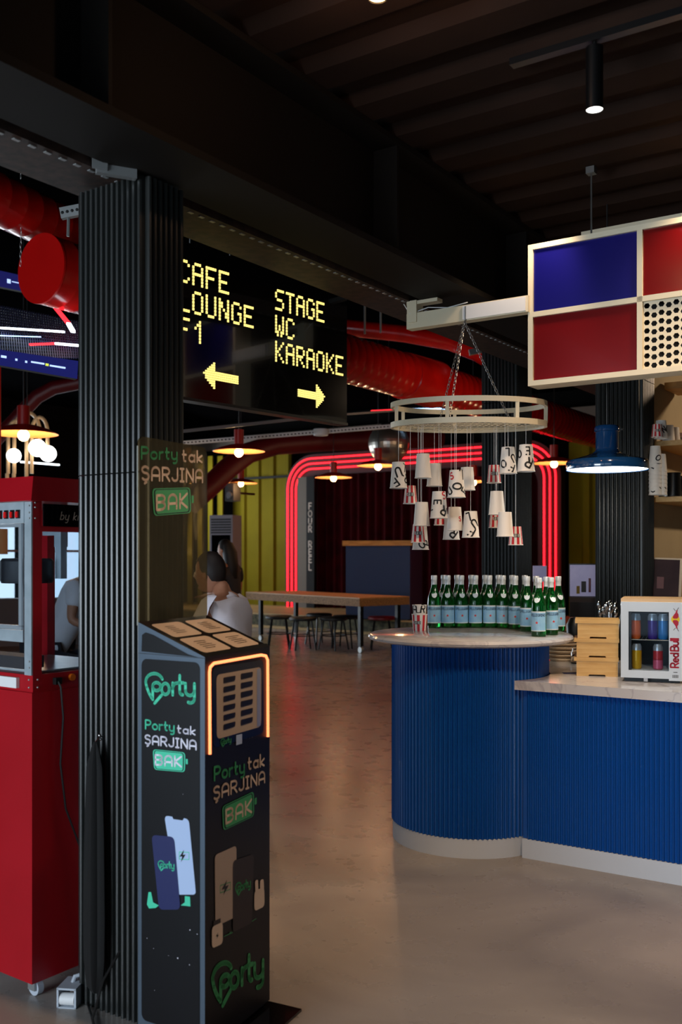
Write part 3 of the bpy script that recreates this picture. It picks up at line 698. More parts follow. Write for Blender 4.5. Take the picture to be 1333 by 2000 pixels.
def ptext(mb, pl, fn, t, bl, br, tl, sw=.18, track=.2):          # text from three picture points: baseline left/right, cap top left
    u0, v0 = pl.uv(*bl); u1, v1 = pl.uv(*br); _, vt = pl.uv(*tl)
    ls, wd = text_lines(t, 1, track); ku = (u1 - u0) / wd; kv = vt - v0; sl = (v1 - v0) / (u1 - u0); wid = sw * kv; g = kv
    L2 = [[(a * ku, b * kv) for a, b in l] for l in ls]
    return mb.strokes(L2, wid, lambda u, v: fn(u0 + u, v0 + v + sl * u))
def plogo(mb, pl, fn, l, r, hgt, sw=.16):                        # word mark from left and right baseline points
    u0, v0 = pl.uv(*l); u1, v1 = pl.uv(*r); ls = logo_lines(u1 - u0, 0, 0); sl = (v1 - v0) / (u1 - u0); k = (u1 - u0) / 3.0
    return mb.strokes([[(a, b * hgt) for a, b in q] for q in ls], sw * k * .92, lambda u, v: fn(u0 + u, v0 + v + sl * u))
def pquad(mb, pl, fn, pts): return mb.add([fn(*pl.uv(*p)) for p in pts], [tuple(range(len(pts)))])
def pround(mb, pl, fn, c4, r=.18, n=4):                          # rounded quadrilateral from four picture corners (tl,tr,br,bl)
    c = [Vector(pl.uv(*p)) for p in c4]; out = []
    for i in range(4):
        a, b, d = c[i - 1], c[i], c[(i + 1) % 4]; m_ = min((a - b).length, (d - b).length) * r
        e1 = b + (a - b).normalized() * m_; e2 = b + (d - b).normalized() * m_
        for k in range(n + 1): t = k / n; out.append(e1 * (1 - t) ** 2 + b * 2 * t * (1 - t) + e2 * t * t)
    return mb.add([fn(*q) for q in out], [tuple(range(len(out)))])
def shrink(c4, k): cx = sum(p[0] for p in c4) / 4; cy = sum(p[1] for p in c4) / 4; return [(cx + (p[0] - cx) * k, cy + (p[1] - cy) * k) for p in c4]
def slogan(pl, fac, g, wht, pos, root, off=.0022):
    mb = MB(g); ptext(mb, pl, fac(off), 'Porty', *pos['Porty'], sw=.19, track=.22); mb.build('green_lettering', root)
    mb = MB(wht); ptext(mb, pl, fac(off), 'tak', *pos['tak'], sw=.19, track=.25); ptext(mb, pl, fac(off), 'ŞARJINA', *pos['S'], sw=.19, track=.24); mb.build('white_lettering', root)
    c = pos['bat']; mb = MB(g); pround(mb, pl, fac(off), c, .2); mb.use('kioskblack'); pround(mb, pl, fac(off + .0004), shrink(c, .93), .18)
    mb.use(g); pround(mb, pl, fac(off + .0008), shrink(c, .87), .16); pround(mb, pl, fac(off), pos['nub'], .2)
    mb.use(wht); ptext(mb, pl, fac(off + .0014), 'BAK', *pos['BAK'], sw=.19, track=.26); mb.build('battery_emblem', root)
mb = MB('green'); plogo(mb, LP, lf(.0022), (285, 1359), (382, 1363), .77, .17); mb.build('word_mark', root)
slogan(LP, lf, 'green', 'whitetxt', {'Porty': ((285.5, 1423), (341, 1428), (285.5, 1406)), 'tak': ((348, 1431), (382, 1435), (348, 1416)),
       'S': ((284.5, 1452), (384, 1464), (284.5, 1435)), 'bat': [(299.5, 1463), (363, 1469.4), (362.5, 1508), (302, 1503)],
       'nub': [(364, 1482), (368, 1482.5), (368, 1492.5), (364, 1492)], 'BAK': ((305.5, 1493), (355.6, 1497), (305.5, 1474))}, root)
def bolt(mb, pl, fn, cx, cy, s, sk=0): return mb.add([fn(*pl.uv(cx + a * s, cy + b * s + sk * a * s)) for a, b in ((.25, -1), (-.5, .15), (-.05, .12), (-.25, 1), (.5, -.2), (.05, -.15))], [(0, 1, 2), (2, 3, 4), (2, 4, 5), (0, 2, 5)])
def batline(mb, pl, fn, cx, cy, wd, ht, sk, m_): 
    mb.use(m_); q = [(-1, -1), (1, -1), (1, 1), (-1, 1), (-1, -1)]; mb.strokes([[pl.uv(cx + a * wd, cy + b * ht + sk * a * wd) for a, b in q]], .002, fn)
mb = MB('green'); pquad(mb, LP, lf(.0018), [(291, 1742), (296, 1742), (300, 1762), (311, 1768), (305, 1773), (292, 1774), (288, 1766)]); mb.build('green_plug', root); mb = MB('green'); pquad(mb, LP, lf(.0018), [(362, 1750), (372, 1751), (373, 1770), (354, 1768), (362, 1762)]); mb.build('green_plug', root)
mb = MB('phone'); pround(mb, LP, lf(.0022), [(322, 1592.5), (370, 1599), (384, 1747), (347, 1747)], .16)
mb.use('kioskblack'); pquad(mb, LP, lf(.0026), [(337, 1593), (361, 1597), (358, 1602), (340, 1599.5)]); batline(mb, LP, lf(.0026), 361, 1671, 9.5, 7, .05, 'green'); mb.use('kioskblack'); bolt(mb, LP, lf(.003), 358, 1671, 12); mb.build('phone_picture', root)
mb = MB('navy'); pround(mb, LP, lf(.0032), [(297.5, 1630), (341.5, 1634), (354, 1776), (312, 1776)], .2); mb.use('green'); plogo(mb, LP, lf(.0036), (310.5, 1695), (342, 1697), .77, .2); mb.build('phone_picture', root)
mb = MB('whitetxt')
for i, (x, y, s) in enumerate(((372, 1816, 1.6), (386, 1824, 1.2), (288, 1832, 1.0), (348, 1871, 2.0), (371, 1884, 1.3), (330, 1866, .9), (301, 1852, .8), (358, 1551, .9), (303, 1934, .9))):
    u, v = LP.uv(x, y); mb.add([lf(.0016)(u + s * .0011 * math.cos(k * math.pi / 3), v + s * .0011 * math.sin(k * math.pi / 3)) for k in range(6)], [tuple(range(6))])
tag(mb.build('white_specks', root), kind='stuff')  # small white specks scattered over the side panel
# front face
mb = MB('neonorange'); cpts = [(408.5, 1473), (407.7, 1312), (409, 1303), (416.5, 1295.5), (509, 1279.3), (518, 1281), (521.5, 1289), (522, 1439)]
mb.tube([FP.lp(*FP.uv(*p), .003) for p in cpts], .0045, 8); mb.build('light_strip', root)
mb = MB('kiosktop'); pround(mb, FP, ff(.0012), [(414, 1304), (514.5, 1288), (515, 1432), (416, 1462)], .1); mb.build('slot_bezel', root)
mb = MB('slotcream'); pround(mb, FP, ff(.002), [(421.8, 1318), (509.5, 1302.4), (509.5, 1419), (422.8, 1444)], .1); mb.build('slot_panel', root)
mb = MB('silver'); pquad(mb, FP, ff(.0026), [(501, 1307), (508, 1305), (508, 1417), (501, 1419.5)]); mb.build('panel_edge', root)
for k in range(6):
    for (cx, cy) in ((447, 1326.5 + 18.1 * k), (481, 1319 + 17.8 * k)):
        sl = -.19 - .018 * k; mb = MB('darkbrown'); c = [(cx - 12, cy - 4.5 - sl * 12 - 1), (cx + 12, cy - 5 + sl * 12), (cx + 11, cy + 5 + sl * 12), (cx - 12, cy + 6 - sl * 12)]
        pround(mb, FP, ff(.0028), c, .3); mb.use('blk'); pround(mb, FP, ff(.0033), shrink(c, .7), .3); mb.build('battery_slot', root)
mb = MB('warmlitgreen'); plogo(mb, FP, ff(.003), (430, 1456), (450, 1450), .68, .2); mb.use('whitetxt'); ptext(mb, FP, ff(.003), '...', (480, 1443), (492, 1440), (480, 1438)); mb.build('small_word_mark', root)
mb = MB('phone'); pquad(mb, FP, ff(.003), [(460, 1436), (471.5, 1433), (471.5, 1452), (460, 1455.5)]); mb.build('blank_sticker', root)
slogan(FP, ff, 'warmlitgreen', 'warmlittxt', {'Porty': ((418, 1524), (476, 1508), (418, 1498.5)), 'tak': ((484, 1503), (515, 1495), (484, 1480)),
       'S': ((416.5, 1562), (516, 1528), (416.5, 1538)), 'bat': [(433, 1575), (495, 1545), (495.5, 1593.7), (435, 1622.5)],
       'nub': [(496.5, 1559), (500.5, 1557), (500.5, 1570), (496.5, 1572)], 'BAK': ((440, 1608), (489.5, 1586), (440, 1582))}, root)
mb = MB('phone2'); pround(mb, FP, ff(.002), [(418.7, 1670), (461, 1651), (461, 1790), (420, 1810)], .12); batline(mb, FP, ff(.0025), 439, 1733, 10, 7, -.35, 'warmlitgreen'); mb.use('blk'); bolt(mb, FP, ff(.003), 438.5, 1733, 14, -.3); mb.build('phone_picture', root)
mb = MB('darkbrown'); pround(mb, FP, ff(.0027), [(453.7, 1681), (495, 1667.5), (491, 1802), (453.7, 1821)], .14); mb.use('warmlitgreen'); plogo(mb, FP, ff(.0032), (458.5, 1745), (488, 1732), .68, .2); mb.build('phone_picture', root)
mb = MB('warmlittxt'); pround(mb, FP, ff(.002), [(496, 1740), (515.5, 1732), (516, 1770), (496, 1780)], .25); pround(mb, FP, ff(.0024), [(497, 1720), (503, 1717), (504, 1742), (498, 1744)], .4); pround(mb, FP, ff(.0024), [(507, 1719), (514, 1716), (515, 1738), (507, 1741)], .4); mb.build('earbuds_picture', root)
mb = MB('darkbrown'); pquad(mb, FP, ff(.0022), [(416, 1799), (430, 1793), (430, 1806), (416, 1812)]); mb.use('warmlittxt'); pround(mb, FP, ff(.003), [(412.5, 1810), (433.7, 1800), (433.7, 1842.5), (412.5, 1852.5)], .25); mb.use('ink'); bolt(mb, FP, ff(.0034), 423, 1827, 6, -.3); mb.build('watch_picture', root)
mb = MB('warmlitgreen'); mb.strokes([[FP.uv(436, 1829), FP.uv(446, 1824), FP.uv(450, 1819)], [FP.uv(446, 1824), FP.uv(453, 1821)], [FP.uv(491, 1799), FP.uv(499, 1794)]], .002, ff(.003)); mb.build('green_cable_picture', root); mb = MB('warmlitgreen'); plogo(mb, FP, ff(.002), (413.5, 1953), (514, 1911), .68, .17); mb.build('word_mark', root)
# sloped top with four printed cards
def tp(i, j, off=.0012):                                         # i across the width, j from front to back
    a = Vector((*kA, HF)).lerp(Vector((*kB, HF)), i); b = Vector((*kC, HBk)).lerp(Vector((*kD, HBk)), i); q = a.lerp(b, j); q.z += off; return q
for (i0, i1, j0, j1) in ((.07, .48, .52, .9), (.54, .93, .52, .9), (.07, .48, .08, .47), (.54, .93, .08, .47)):
    mb = MB('phone2'); rquad(mb, lambda u, v: tp(u, v), i0, j0, i1, j1, .05)
    mb.use('darkbrown')
    for k in range(5): mb.strokes([[(i0 + .12, j0 + .1 + k * .045), (i0 + .12 + .2 * random.uniform(.5, 1), j0 + .1 + k * .045)]], .012, lambda u, v: tp(u, v, .0018))
    mb.build('printed_card', root)
MB('blk').add([tp(0, 0, 0), tp(1, 0, 0), tp(1, .05, .004), tp(0, .05, .004)], [(0, 1, 2, 3)]).build('top_lip', root)
# base plate
bp = [kA + (kA - kD) * .05, kB + (kB - kA).normalized() * .03 + (kB - kD).normalized() * .13, kD + (kB - kD) * -.02, kC]
bp = [tuple(kA + (kA - kB).normalized() * .02 + (kA - kC).normalized() * .11), tuple(kB + (kB - kA).normalized() * .02 + (kA - kC).normalized() * .11), tuple(kD), tuple(kC)]
MB('blkgloss').prism(bp, 0, .008).build('base_plate', root)
MB('blk').prism([tuple(v * .9) for v in (kA, kB, kD, kC)], .006, .021).build('plinth', root)
# smoked acrylic screen, printed
zt = 1.785; zb_ = HBk - .01
mb = MB('acrylic'); wdt = (kD - kC).length; r = .03; pl = []
for cx, cy, a in ((wdt - r, zt - r, 0), (r, zt - r, 90)): pl += [(cx + r * math.cos(R(a + 18 * k)), cy + r * math.sin(R(a + 18 * k))) for k in range(6)]
pl += [(0, zb_), (wdt, zb_)]; n = len(pl)
for off in (0, -.005): mb.add([AP.lp(u, v, off) for u, v in pl], [tuple(range(n))])
mb.add([AP.lp(u, v, 0) for u, v in pl] + [AP.lp(u, v, -.005) for u, v in pl], [(i, (i + 1) % n, n + (i + 1) % n, n + i) for i in range(n)]); o = mb.build('acrylic_screen', root); scr = o
slogan(AP, af, 'warmlitgreen', 'warmlittxt', {'Porty': ((276, 896), (345, 897), (276, 873)), 'tak': ((356, 901), (394, 903), (356, 879)),
       'S': ((276.5, 937), (395, 942), (276.5, 911)), 'bat': [(296.5, 954), (371.4, 952), (373, 1002), (300, 1008)],
       'nub': [(373.5, 968), (378, 968), (378, 982), (374, 983)], 'BAK': ((305, 996), (364, 991), (305, 968))}, scr, .0015)
# ------------------------------------------------------------------ popcorn machine
YM = R(36); mc = Vector((-.987, 3.177, 0))
root = thing('popcorn_machine', 'red popcorn machine with glass case on a wheeled red cabinet', 'popcorn machine', mc, -YM); pop = root
WX, DY = .52, .47                                                # x from -WX..0, y from 0..DY
MB('red').box(-WX, 0, 0, DY, .06, .99).build('cabinet', root)
for x, y in ((-.045, .05), (-WX + .045, .05), (-.045, DY - .05), (-WX + .045, DY - .05)):
    mb = MB('galv'); mb.box(x - .025, x + .025, y - .025, y + .025, .052, .0595); mb.box(x - .017, x + .017, y - .02, y - .014, .02, .054); c_ = mb.build('caster', root)
    MB('plastic').lathe([(.0, -.011), (.026, -.011), (.026, .011), (0, .011)], 24, (x, y, .026), 'y').build('wheel', c_)
zb, zt2 = .99, 1.61; e = .012
mb = MB('red'); mb.box(-WX + e, -e, e, DY - e, zb, 1.045); mb.build('tray_base', root)
for x in (-WX + e, -e - .035):
    for y in (e, DY - e - .035): MB('red').box(x, x + .035, y, y + .035, 1.045, zt2).build('frame_post', root)
mb = MB('red'); h0, h1 = 1.605, 1.685
a_ = [(-WX - .005, -.012), (.012, -.012), (.012, DY + .005), (-WX - .005, DY + .005)]; b_ = [(-WX + .01, .012), (-.01, .012), (-.01, DY - .02), (-WX + .01, DY - .02)]
mb.add([(*p, h0) for p in a_] + [(*p, h1) for p in b_], [(3, 2, 1, 0), (4, 5, 6, 7), (0, 1, 5, 4), (1, 2, 6, 5), (2, 3, 7, 6), (3, 0, 4, 7)]); mb.build('hood', root)
MB('innermetal').box(-WX + .05, -.048, .004, .03, 1.535, 1.603).build('control_panel', root)
for x in (-.075, -.105, -.137, -.17):
    sw = MB('blk').box(x - .009, x + .009, -.001, .006, 1.55, 1.578).build('switch', root); MB('redgloss').box(x - .006, x + .006, -.006, 0, 1.553, 1.572).build('rocker', sw)
mb = MB('innermetal'); mb.box(-.047, -.012, .006, .011, 1.045, 1.603); mb.build('corner_trim', root)
mb = MB('galv')
for z in (1.55, 1.568, 1.59, 1.07, 1.09): mb.ball((-.02, .004, z), .003, 8, 6)
for z in (1.55, 1.60, 1.585): mb.ball((-.0105, .02, z), .003, 8, 6)
for z in (1.005, 1.03): mb.ball((-.03, .011, z), .0035, 8, 6); mb.ball((-.011, .03, z), .0035, 8, 6)
tag(mb.build('rivets', root), kind='stuff')
sg = MB('blkgloss').box(-.0125, -.006, .05, DY - .03, 1.525, 1.598).build('side_sign', root)
ls, wd = text_lines('by kitc', .026, .25, slant=.25); MB('phone2').strokes(ls, .0026, lambda u, v: (-.0055, .115 + u, 1.548 + v)).build('sign_lettering', sg)
MB('red').box(-.03, -.012, .045, DY - .04, 1.508, 1.525).build('side_rail', root)
MB('pane').box(-.016, -.012, .045, DY - .05, 1.046, 1.508).build('side_glass', root)
MB('pane').box(-WX + .05, -.05, DY - .02, DY - .016, 1.046, 1.6).build('back_glass', root)
dr = MB('silver'); dr.box(-WX + .06, -.053, -.002, .008, 1.522, 1.533); dr.box(-.067, -.053, -.002, .008, 1.2, 1.522); dr.box(-WX + .06, -.053, -.002, .008, 1.19, 1.204); dr.box(-WX + .06, -WX + .075, -.002, .008, 1.2, 1.52); dr.box(-WX/2 - .008, -WX/2 + .008, -.002, .008, 1.2, 1.52)
dr = dr.build('front_door', root); MB('pane').box(-WX + .07, -.06, .001, .005, 1.2, 1.525).build('door_glass', dr)
MB('innermetal').box(-WX + .06, -.053, .004, .008, 1.15, 1.188).build('crumb_rail', root)
MB('acdark').box(-WX + .08, -.07, .02, .1, 1.06, 1.1).build('scoop_tray', root)
mb = MB('innermetal'); mb.box(-WX + .05, -.05, .05, DY - .04, 1.046, 1.052); mb.build('steel_floor', root)
MB('white').box(-WX + .1, -.08, -.0015, .011, 1.0, 1.034).build('notice_label', root)
# kettle on its hanger
mb = MB('innermetal'); mb.box(-.165, -.13, .215, .245, 1.46, 1.605); mb.box(-.163, -.132, .217, .243, 1.35, 1.46); mb.box(-.243, -.147, .225, .235, 1.50, 1.515); mb.build('kettle_hanger', root)
mb = MB('acdark'); mb.lathe([(0, 1.335), (.085, 1.335), (.09, 1.345), (.09, 1.41), (.082, 1.42), (0, 1.422)], 28, (-.243, .161, 0)); kt = mb.build('kettle', root)
MB('chrome').tube([(-.10, .30, 1.36), (-.085, .3, 1.39), (-.08, .3, 1.43), (-.09, .3, 1.47)], .006, 8).build('kettle_handle', kt)
MB('orange').lathe([(0, 0), (.011, 0), (.012, -.004), (.012, -.01)], 16, (-.002, .165, 1.025), 'x').build('orange_socket', root)
mb = MB('cable'); mb.box(-.013, .004, .09, .115, 1.008, 1.03); mb.tube([(0, .1, 1.02), (.012, .103, 1.0), (.016, .11, .9), (.014, .1, .75), (.016, .12, .6), (.02, .18, .45), (.03, .22, .28), (.03, .27, .12), (.04, .3, .012)], .0035, 6); mb.build('power_cable', root)
# white socket box and hanging black cloth by the column
p = W(137, 1962, dZ(1962, 0)); p.z = 0
mb = MB('plastic'); mb.box(-.032, .032, -.03, .06, 0, .004); mb.box(-.032, -.026, -.03, .06, 0, .062); mb.box(.026, .032, -.03, .06, 0, .062); mb.box(-.032, .032, -.03, .06, .058, .064)
root = thing('adhesive_tape_box', 'small white plastic box with a round roll on the floor by the cabinet', 'box', p, R(-8)); mb.build('shell', root)
MB('white').lathe([(0, -.024), (.019, -.024), (.019, .024), (0, .024)], 20, (0, -.012, .024), 'x').build('roll', root)
MB('plastic').tube([(.0, .02, .06), (.004, .03, .078), (.02, .035, .082), (.035, .035, .07), (.04, .03, .05)], .007, 8).build('loop_handle', root)
# dark draped cloth on a hook on the column's left face
cpl = Plane((l1.x, l1.y), (n1 - l1)); uc, vt_ = cpl.uv(210, 1443)
root = thing('hanging_black_cloth', 'black folded umbrella hanging from a hook on the nearest column', 'umbrella', cpl.p(uc, 0, .05))
root.rotation_euler = (0, 0, math.atan2(cpl.d.y, cpl.d.x))
pr = [(.004, vt_), (.012, vt_ - .02), (.026, vt_ - .08), (.033, vt_ - .3), (.036, vt_ - .55), (.034, vt_ - .68), (.026, vt_ - .76), (.01, vt_ - .78)]
mb = MB('blkmatte'); seg = 20; vs = [(r * (1 + .16 * math.cos(5 * 2 * math.pi * k / seg)) * math.cos(2 * math.pi * k / seg), .8 * r * (1 + .16 * math.cos(5 * 2 * math.pi * k / seg)) * math.sin(2 * math.pi * k / seg), h) for r, h in pr for k in range(seg)]
mb.add(vs, [(i * seg + (k + 1) % seg, i * seg + k, (i + 1) * seg + k, (i + 1) * seg + (k + 1) % seg) for i in range(len(pr) - 1) for k in range(seg)], True); mb.build('folded_canopy', root)
m_ = MB('chrome'); m_.ball((0, .018, vt_ + .016), .0055, 10, 8); m_.ball((0, .022, vt_ + .003), .0045, 10, 8); m_.tube([(0, .05, vt_ + .01), (0, .02, vt_ + .012), (0, 0, vt_ - .005)], .003, 6); m_.build('wall_hook', root)
root['label'] = 'black folded umbrella hanging from a hook on the nearest column'; root.name = 'folded_umbrella'
# floor cables
def cab(name, pts, lab, r=.004): tag(MB('cable').tube(pts, r, 6).build(name), lab, 'cable')
q = lambda x, y: (lambda v: Vector((v.x, v.y, .006)))(W(x, y, dZ(y, 0)))
cab('floor_cable', [q(166, 1945), q(172, 1965), q(178, 1985), q(190, 2030)], 'thin black cable running over the floor from the white box')
cab('kiosk_cable', [Vector((-.66, 2.97, .25)), Vector((-.70, 2.93, .18)), Vector((-.725, 2.9, .08)), Vector((-.71, 2.9, .01)), Vector((-.64, 2.86, .006))], 'black cable looping between column and kiosk')
# ------------------------------------------------------------------ LED direction sign
GP = {'C': ['01110', '10001', '10000', '10000', '10000', '10001', '01110'], 'A': ['01110', '10001', '10001', '11111', '10001', '10001', '10001'],
 'F': ['11111', '10000', '10000', '11110', '10000', '10000', '10000'], 'E': ['11111', '10000', '10000', '11110', '10000', '10000', '11111'],
 'L': ['10000', '10000', '10000', '10000', '10000', '10000', '11111'], 'O': ['01110', '10001', '10001', '10001', '10001', '10001', '01110'],
 'U': ['10001', '10001', '10001', '10001', '10001', '10001', '01110'], 'N': ['10001', '11001', '11001', '10101', '10011', '10011', '10001'],
 'G': ['01110', '10001', '10000', '10011', '10001', '10001', '01110'], '1': ['00010', '00110', '01010', '00010', '00010', '00010', '00010'],
 'S': ['01111', '10000', '10000', '01110', '00001', '00001', '11110'], 'T': ['11111', '00100', '00100', '00100', '00100', '00100', '00100'],
 'W': ['10001', '10001', '10001', '10101', '10101', '11011', '01010'], 'K': ['10001', '10010', '10100', '11000', '10100', '10010', '10001'],
 'R': ['11110', '10001', '10001', '11110', '10100', '10010', '10001']}
yS = R(40); sd = Vector((math.sin(yS), math.cos(yS))); so = Vector(((678 - 666.5) / F * 4.75, 4.75)); SPl = Plane(so, sd)
base = so - sd * .55
root = thing('led_direction_sign', 'black hanging sign with yellow dot letters and arrows', 'sign', (base.x, base.y, 0), math.pi / 2 - yS)
u_l = SPl.uv(330, 600)[0] - .12; zb_ = SPl.uv(678, 826)[1]; zt_ = SPl.uv(678, 572)[1]
def sl(u, v, off=0): return (u + .55, -off, v)
MB('blkgloss').box(u_l + .55, .55, 0, .05, zb_, zt_).build('panel', root)
MB('blk').box(u_l + .55, .555, -.003, .055, zb_ - .012, zb_).build('lower_edge', root)
for u in (-.12, -.45): MB('galv').tube([sl(u, zt_, -.02), sl(u, zt_ + .2, -.02)], .003, 6).build('hanger_wire', root)
def dots(mb, rows, u0, v0, pu, pv, fill=.66):
    for r_, row in enumerate(rows):
        for c_, ch in enumerate(row):
            if ch == '1':
                a = u0 + c_ * pu; b = v0 - r_ * pv; mb.box(*(a + .55, a + .55 + pu * fill), -.004, 0, b - pv * .78, b)
def line(t, pxa, pya, pxb, pyb, ncell, pyl):                     # from top-left of first cell to top-right edge of last one
    u0, v0 = SPl.uv(pxa, pya); u1, _ = SPl.uv(pxb, pyb); _, vb = SPl.uv(pxa, pyl); pitch = (u1 - u0) / (ncell - .18); pu = pitch / 6.1; pv = (v0 - vb) / 7
    return u0, v0, pitch, pu, pv
u0, v0, pitch, pu, pv = line('STAGE', 538, 564, 634, 590, 5, 606)
for i, ch in enumerate('STAGE'): mb = MB('led'); dots(mb, GP[ch], u0 + i * pitch, v0, pu, pv); mb.build('letter', root)
_, v1 = SPl.uv(538, 615)
for i, ch in enumerate('WC'): mb = MB('led'); dots(mb, GP[ch], u0 + i * pitch, v1, pu, pv); mb.build('letter', root)
_, v2 = SPl.uv(538, 665.5)
for i, ch in enumerate('KARAOKE'): mb = MB('led'); dots(mb, GP[ch], u0 + i * pitch, v2, pu, pv); mb.build('letter', root)
uA, vA = SPl.uv(376, 512); uE, _ = SPl.uv(448, 530); pt = (uE - uA) / 2.82; p_u = pt / 6.1; p_v = pv * 1.0
for i, ch in enumerate('CAFE'): mb = MB('led'); dots(mb, GP[ch], uA + (i - 1) * pt, vA, p_u, p_v); mb.build('letter', root)
vB = SPl.uv(376, 568)[1]; vC = SPl.uv(376, 624)[1]
for i, ch in enumerate('LOUNGE'): mb = MB('led'); dots(mb, GP[ch], uA + (i - 1) * pt, vB, p_u, p_v); mb.build('letter', root)
for i, ch in enumerate('F1'): mb = MB('led'); dots(mb, GP[ch], uA + (i - 1) * pt, vC, p_u, p_v); mb.build('letter', root)
arr = ['000001000000000000', '000011000000000000', '000111000000000000', '001111000000000000', '011111111111111111', '111111111111111111', '011111111111111111', '011111111111111111', '001111000000000000', '000111000000000000', '000011000000000000', '000001000000000000']
ua, va = SPl.uv(397, 704); ub, _ = SPl.uv(466, 720); pa = (ub - ua) / 18
mb = MB('led'); dots(mb, arr, ua, va, pa, (va - SPl.uv(397, 757)[1]) / 12, .72); mb.build('left_arrow', root)
ua, va = SPl.uv(582, 744); ub, _ = SPl.uv(635, 760); pa = (ub - ua) / 18
mb = MB('led'); dots(mb, [r[::-1] for r in arr], ua, va, pa, (va - SPl.uv(582, 791)[1]) / 12, .72); mb.build('right_arrow', root)
# cable tray behind the beam
root = thing('cable_tray', 'rusty perforated cable tray running along the beam above the sign', 'cable tray')
mb = MB('rusty'); sbox(mb, SB - .40, SB - .18, -1.5, 8, 2.598, 2.606); sbox(mb, SB - .40, SB - .395, -1.5, 8, 2.606, 2.66); sbox(mb, SB - .185, SB - .18, -1.5, 8, 2.606, 2.66); mb.build('tray', root)
mb = MB('galv'); t = .2
while t < 7: sbox(mb, SB - .21, SB - .197, t, t + .022, 2.5955, 2.598); t += .055
tag(mb.build('tray_perforations', root), kind='stuff')
mb = MB('cable')
for k in range(4): mb.tube([S(SB - .25 - k * .04, -1.4 + j * 1.2, 2.625 + .006 * math.sin(j * 2.1 + k)) for j in range(8)], .012, 6)
mb.build('cables', root)
m_ = MB('galv'); a = W(683, 580, 4.75); b = W(767, 566, 4.62); m_.bar(a, b, .03, .02); o = m_.build('steel_channel'); tag(o, 'short galvanised steel channel beside the direction sign', 'channel')
for i, (px, y0_, y1_) in enumerate(((371, 445, 480), (449, 485, 507), (582, 535, 556), (634, 540, 572))):
    a = W(px, y0_, 4.4 + i * .12); b = W(px, y1_, 4.4 + i * .12); o = MB('galv').tube([a, b], .0025, 5).build('hanger_wire'); tag(o, 'thin hanger wire under the cable tray, %s' % ['beside the nearest column', 'above the word cafe', 'above the letter G of stage', 'above the end of stage'][i], 'wire')
# ------------------------------------------------------------------ far room: stage
def spiral(mb, p, q, r, step=.14, seg=28, cap0=False):
    p, q = Vector(p), Vector(q); L = (q - p).length; n = int(L / step); pts = []; rr = []
    for i in range(n):
        a = i / n
        for f, k in ((0, 1.0), (.90, 1.0), (.93, 1.005), (.97, 1.005)): pts.append(p + (q - p) * (a + f / n)); rr.append(r * k)
    return mb.tube(pts + [q], rr + [r], seg, caps=True)
# stage platform (front edge faces the viewer)
ys = R(40); sa = Vector((math.cos(ys), -math.sin(ys), 0)); sb_ = Vector((math.sin(ys), math.cos(ys), 0)); s0 = W(452, 1222, dZ(1222, 0)); s0.z = 0
e0 = s0 - sa * 3.3; e1 = s0 + sa * 9; b0, b1 = S(-16.7, 18.25), S(.5, 18.25)
root = thing('stage', 'low wooden stage with a dark speckled front edge at the back of the hall', 'stage')
pl = [(e0.x, e0.y), (e1.x, e1.y), (b1.x, b1.y), (b0.x, b0.y)]
MB('stagetop').prism(pl, .26, .29).build('deck', root); MB('stagefront').prism([(e0.x, e0.y), (e1.x, e1.y), (e1.x + sb_.x * .06, e1.y + sb_.y * .06), (e0.x + sb_.x * .06, e0.y + sb_.y * .06)], .0, .262).build('front_fascia', root)
m_ = MB('stagetop'); m_.bar(e0 - sb_ * .05 + Vector((0, 0, .03)), e1 - sb_ * .05 + Vector((0, 0, .03)), .06, .05); m_.build('light_edge_strip', root)
# back wall cladding: corrugated yellow metal
def corr(name, s0_, s1_, z0, z1, tt, label, m='yellow', pitch=.42, dep=.05):
    mb = MB(m); n = int((s1_ - s0_) / pitch); w_ = (s1_ - s0_) / n; prof = []
    for i in range(n):
        for f, h in ((0, 0), (.55, 0), (.65, 1), (.9, 1)): prof.append((s0_ + w_ * (i + f), h * dep))
    prof.append((s1_, 0)); 
    for (a, ha), (b, hb) in zip(prof, prof[1:]): mb.add([S(a, tt - ha, z0), S(b, tt - hb, z0), S(b, tt - hb, z1), S(a, tt - ha, z1)], [(0, 1, 2, 3)])
    mb.add([S(s0_, tt, z0), S(s1_, tt, z0), S(s1_, tt + .03, z0), S(s0_, tt + .03, z0), S(s0_, tt, z1), S(s1_, tt, z1), S(s1_, tt + .03, z1), S(s0_, tt + .03, z1)], [(3, 2, 1, 0), (4, 5, 6, 7), (1, 2, 6, 5), (2, 3, 7, 6), (3, 0, 4, 7)])
    return tag(mb.build(name), label, 'wall cladding')
BP = Plane(S(-13, 18.05), AR)
def su(px): return BP.uv(px, 1000)[0] - 13
yl, yr = su(455), su(569)
corr('corrugated_panel', yl, yr, .29, BP.uv(520, 888)[1], 18.05, 'yellow corrugated metal wall panel left of the neon arch')
corr('corrugated_panel', su(1112), su(1205), .29, BP.uv(1140, 862)[1], 18.05, 'yellow corrugated metal wall panel right of the neon arch')
m_ = sbox(MB('greyband'), su(380), su(1210), 18.0, 18.2, 3.95, 4.22); tag(m_.build('ledge_beam'), 'grey beam along the top of the stage wall', 'beam')
m_ = sbox(MB('blkmatte'), yl, yr, 17.96, 18.0, BP.uv(520, 931)[1] - .05, BP.uv(520, 931)[1]); tag(m_.build('dark_pipe'), 'thin dark rail across the yellow wall panel', 'rail')
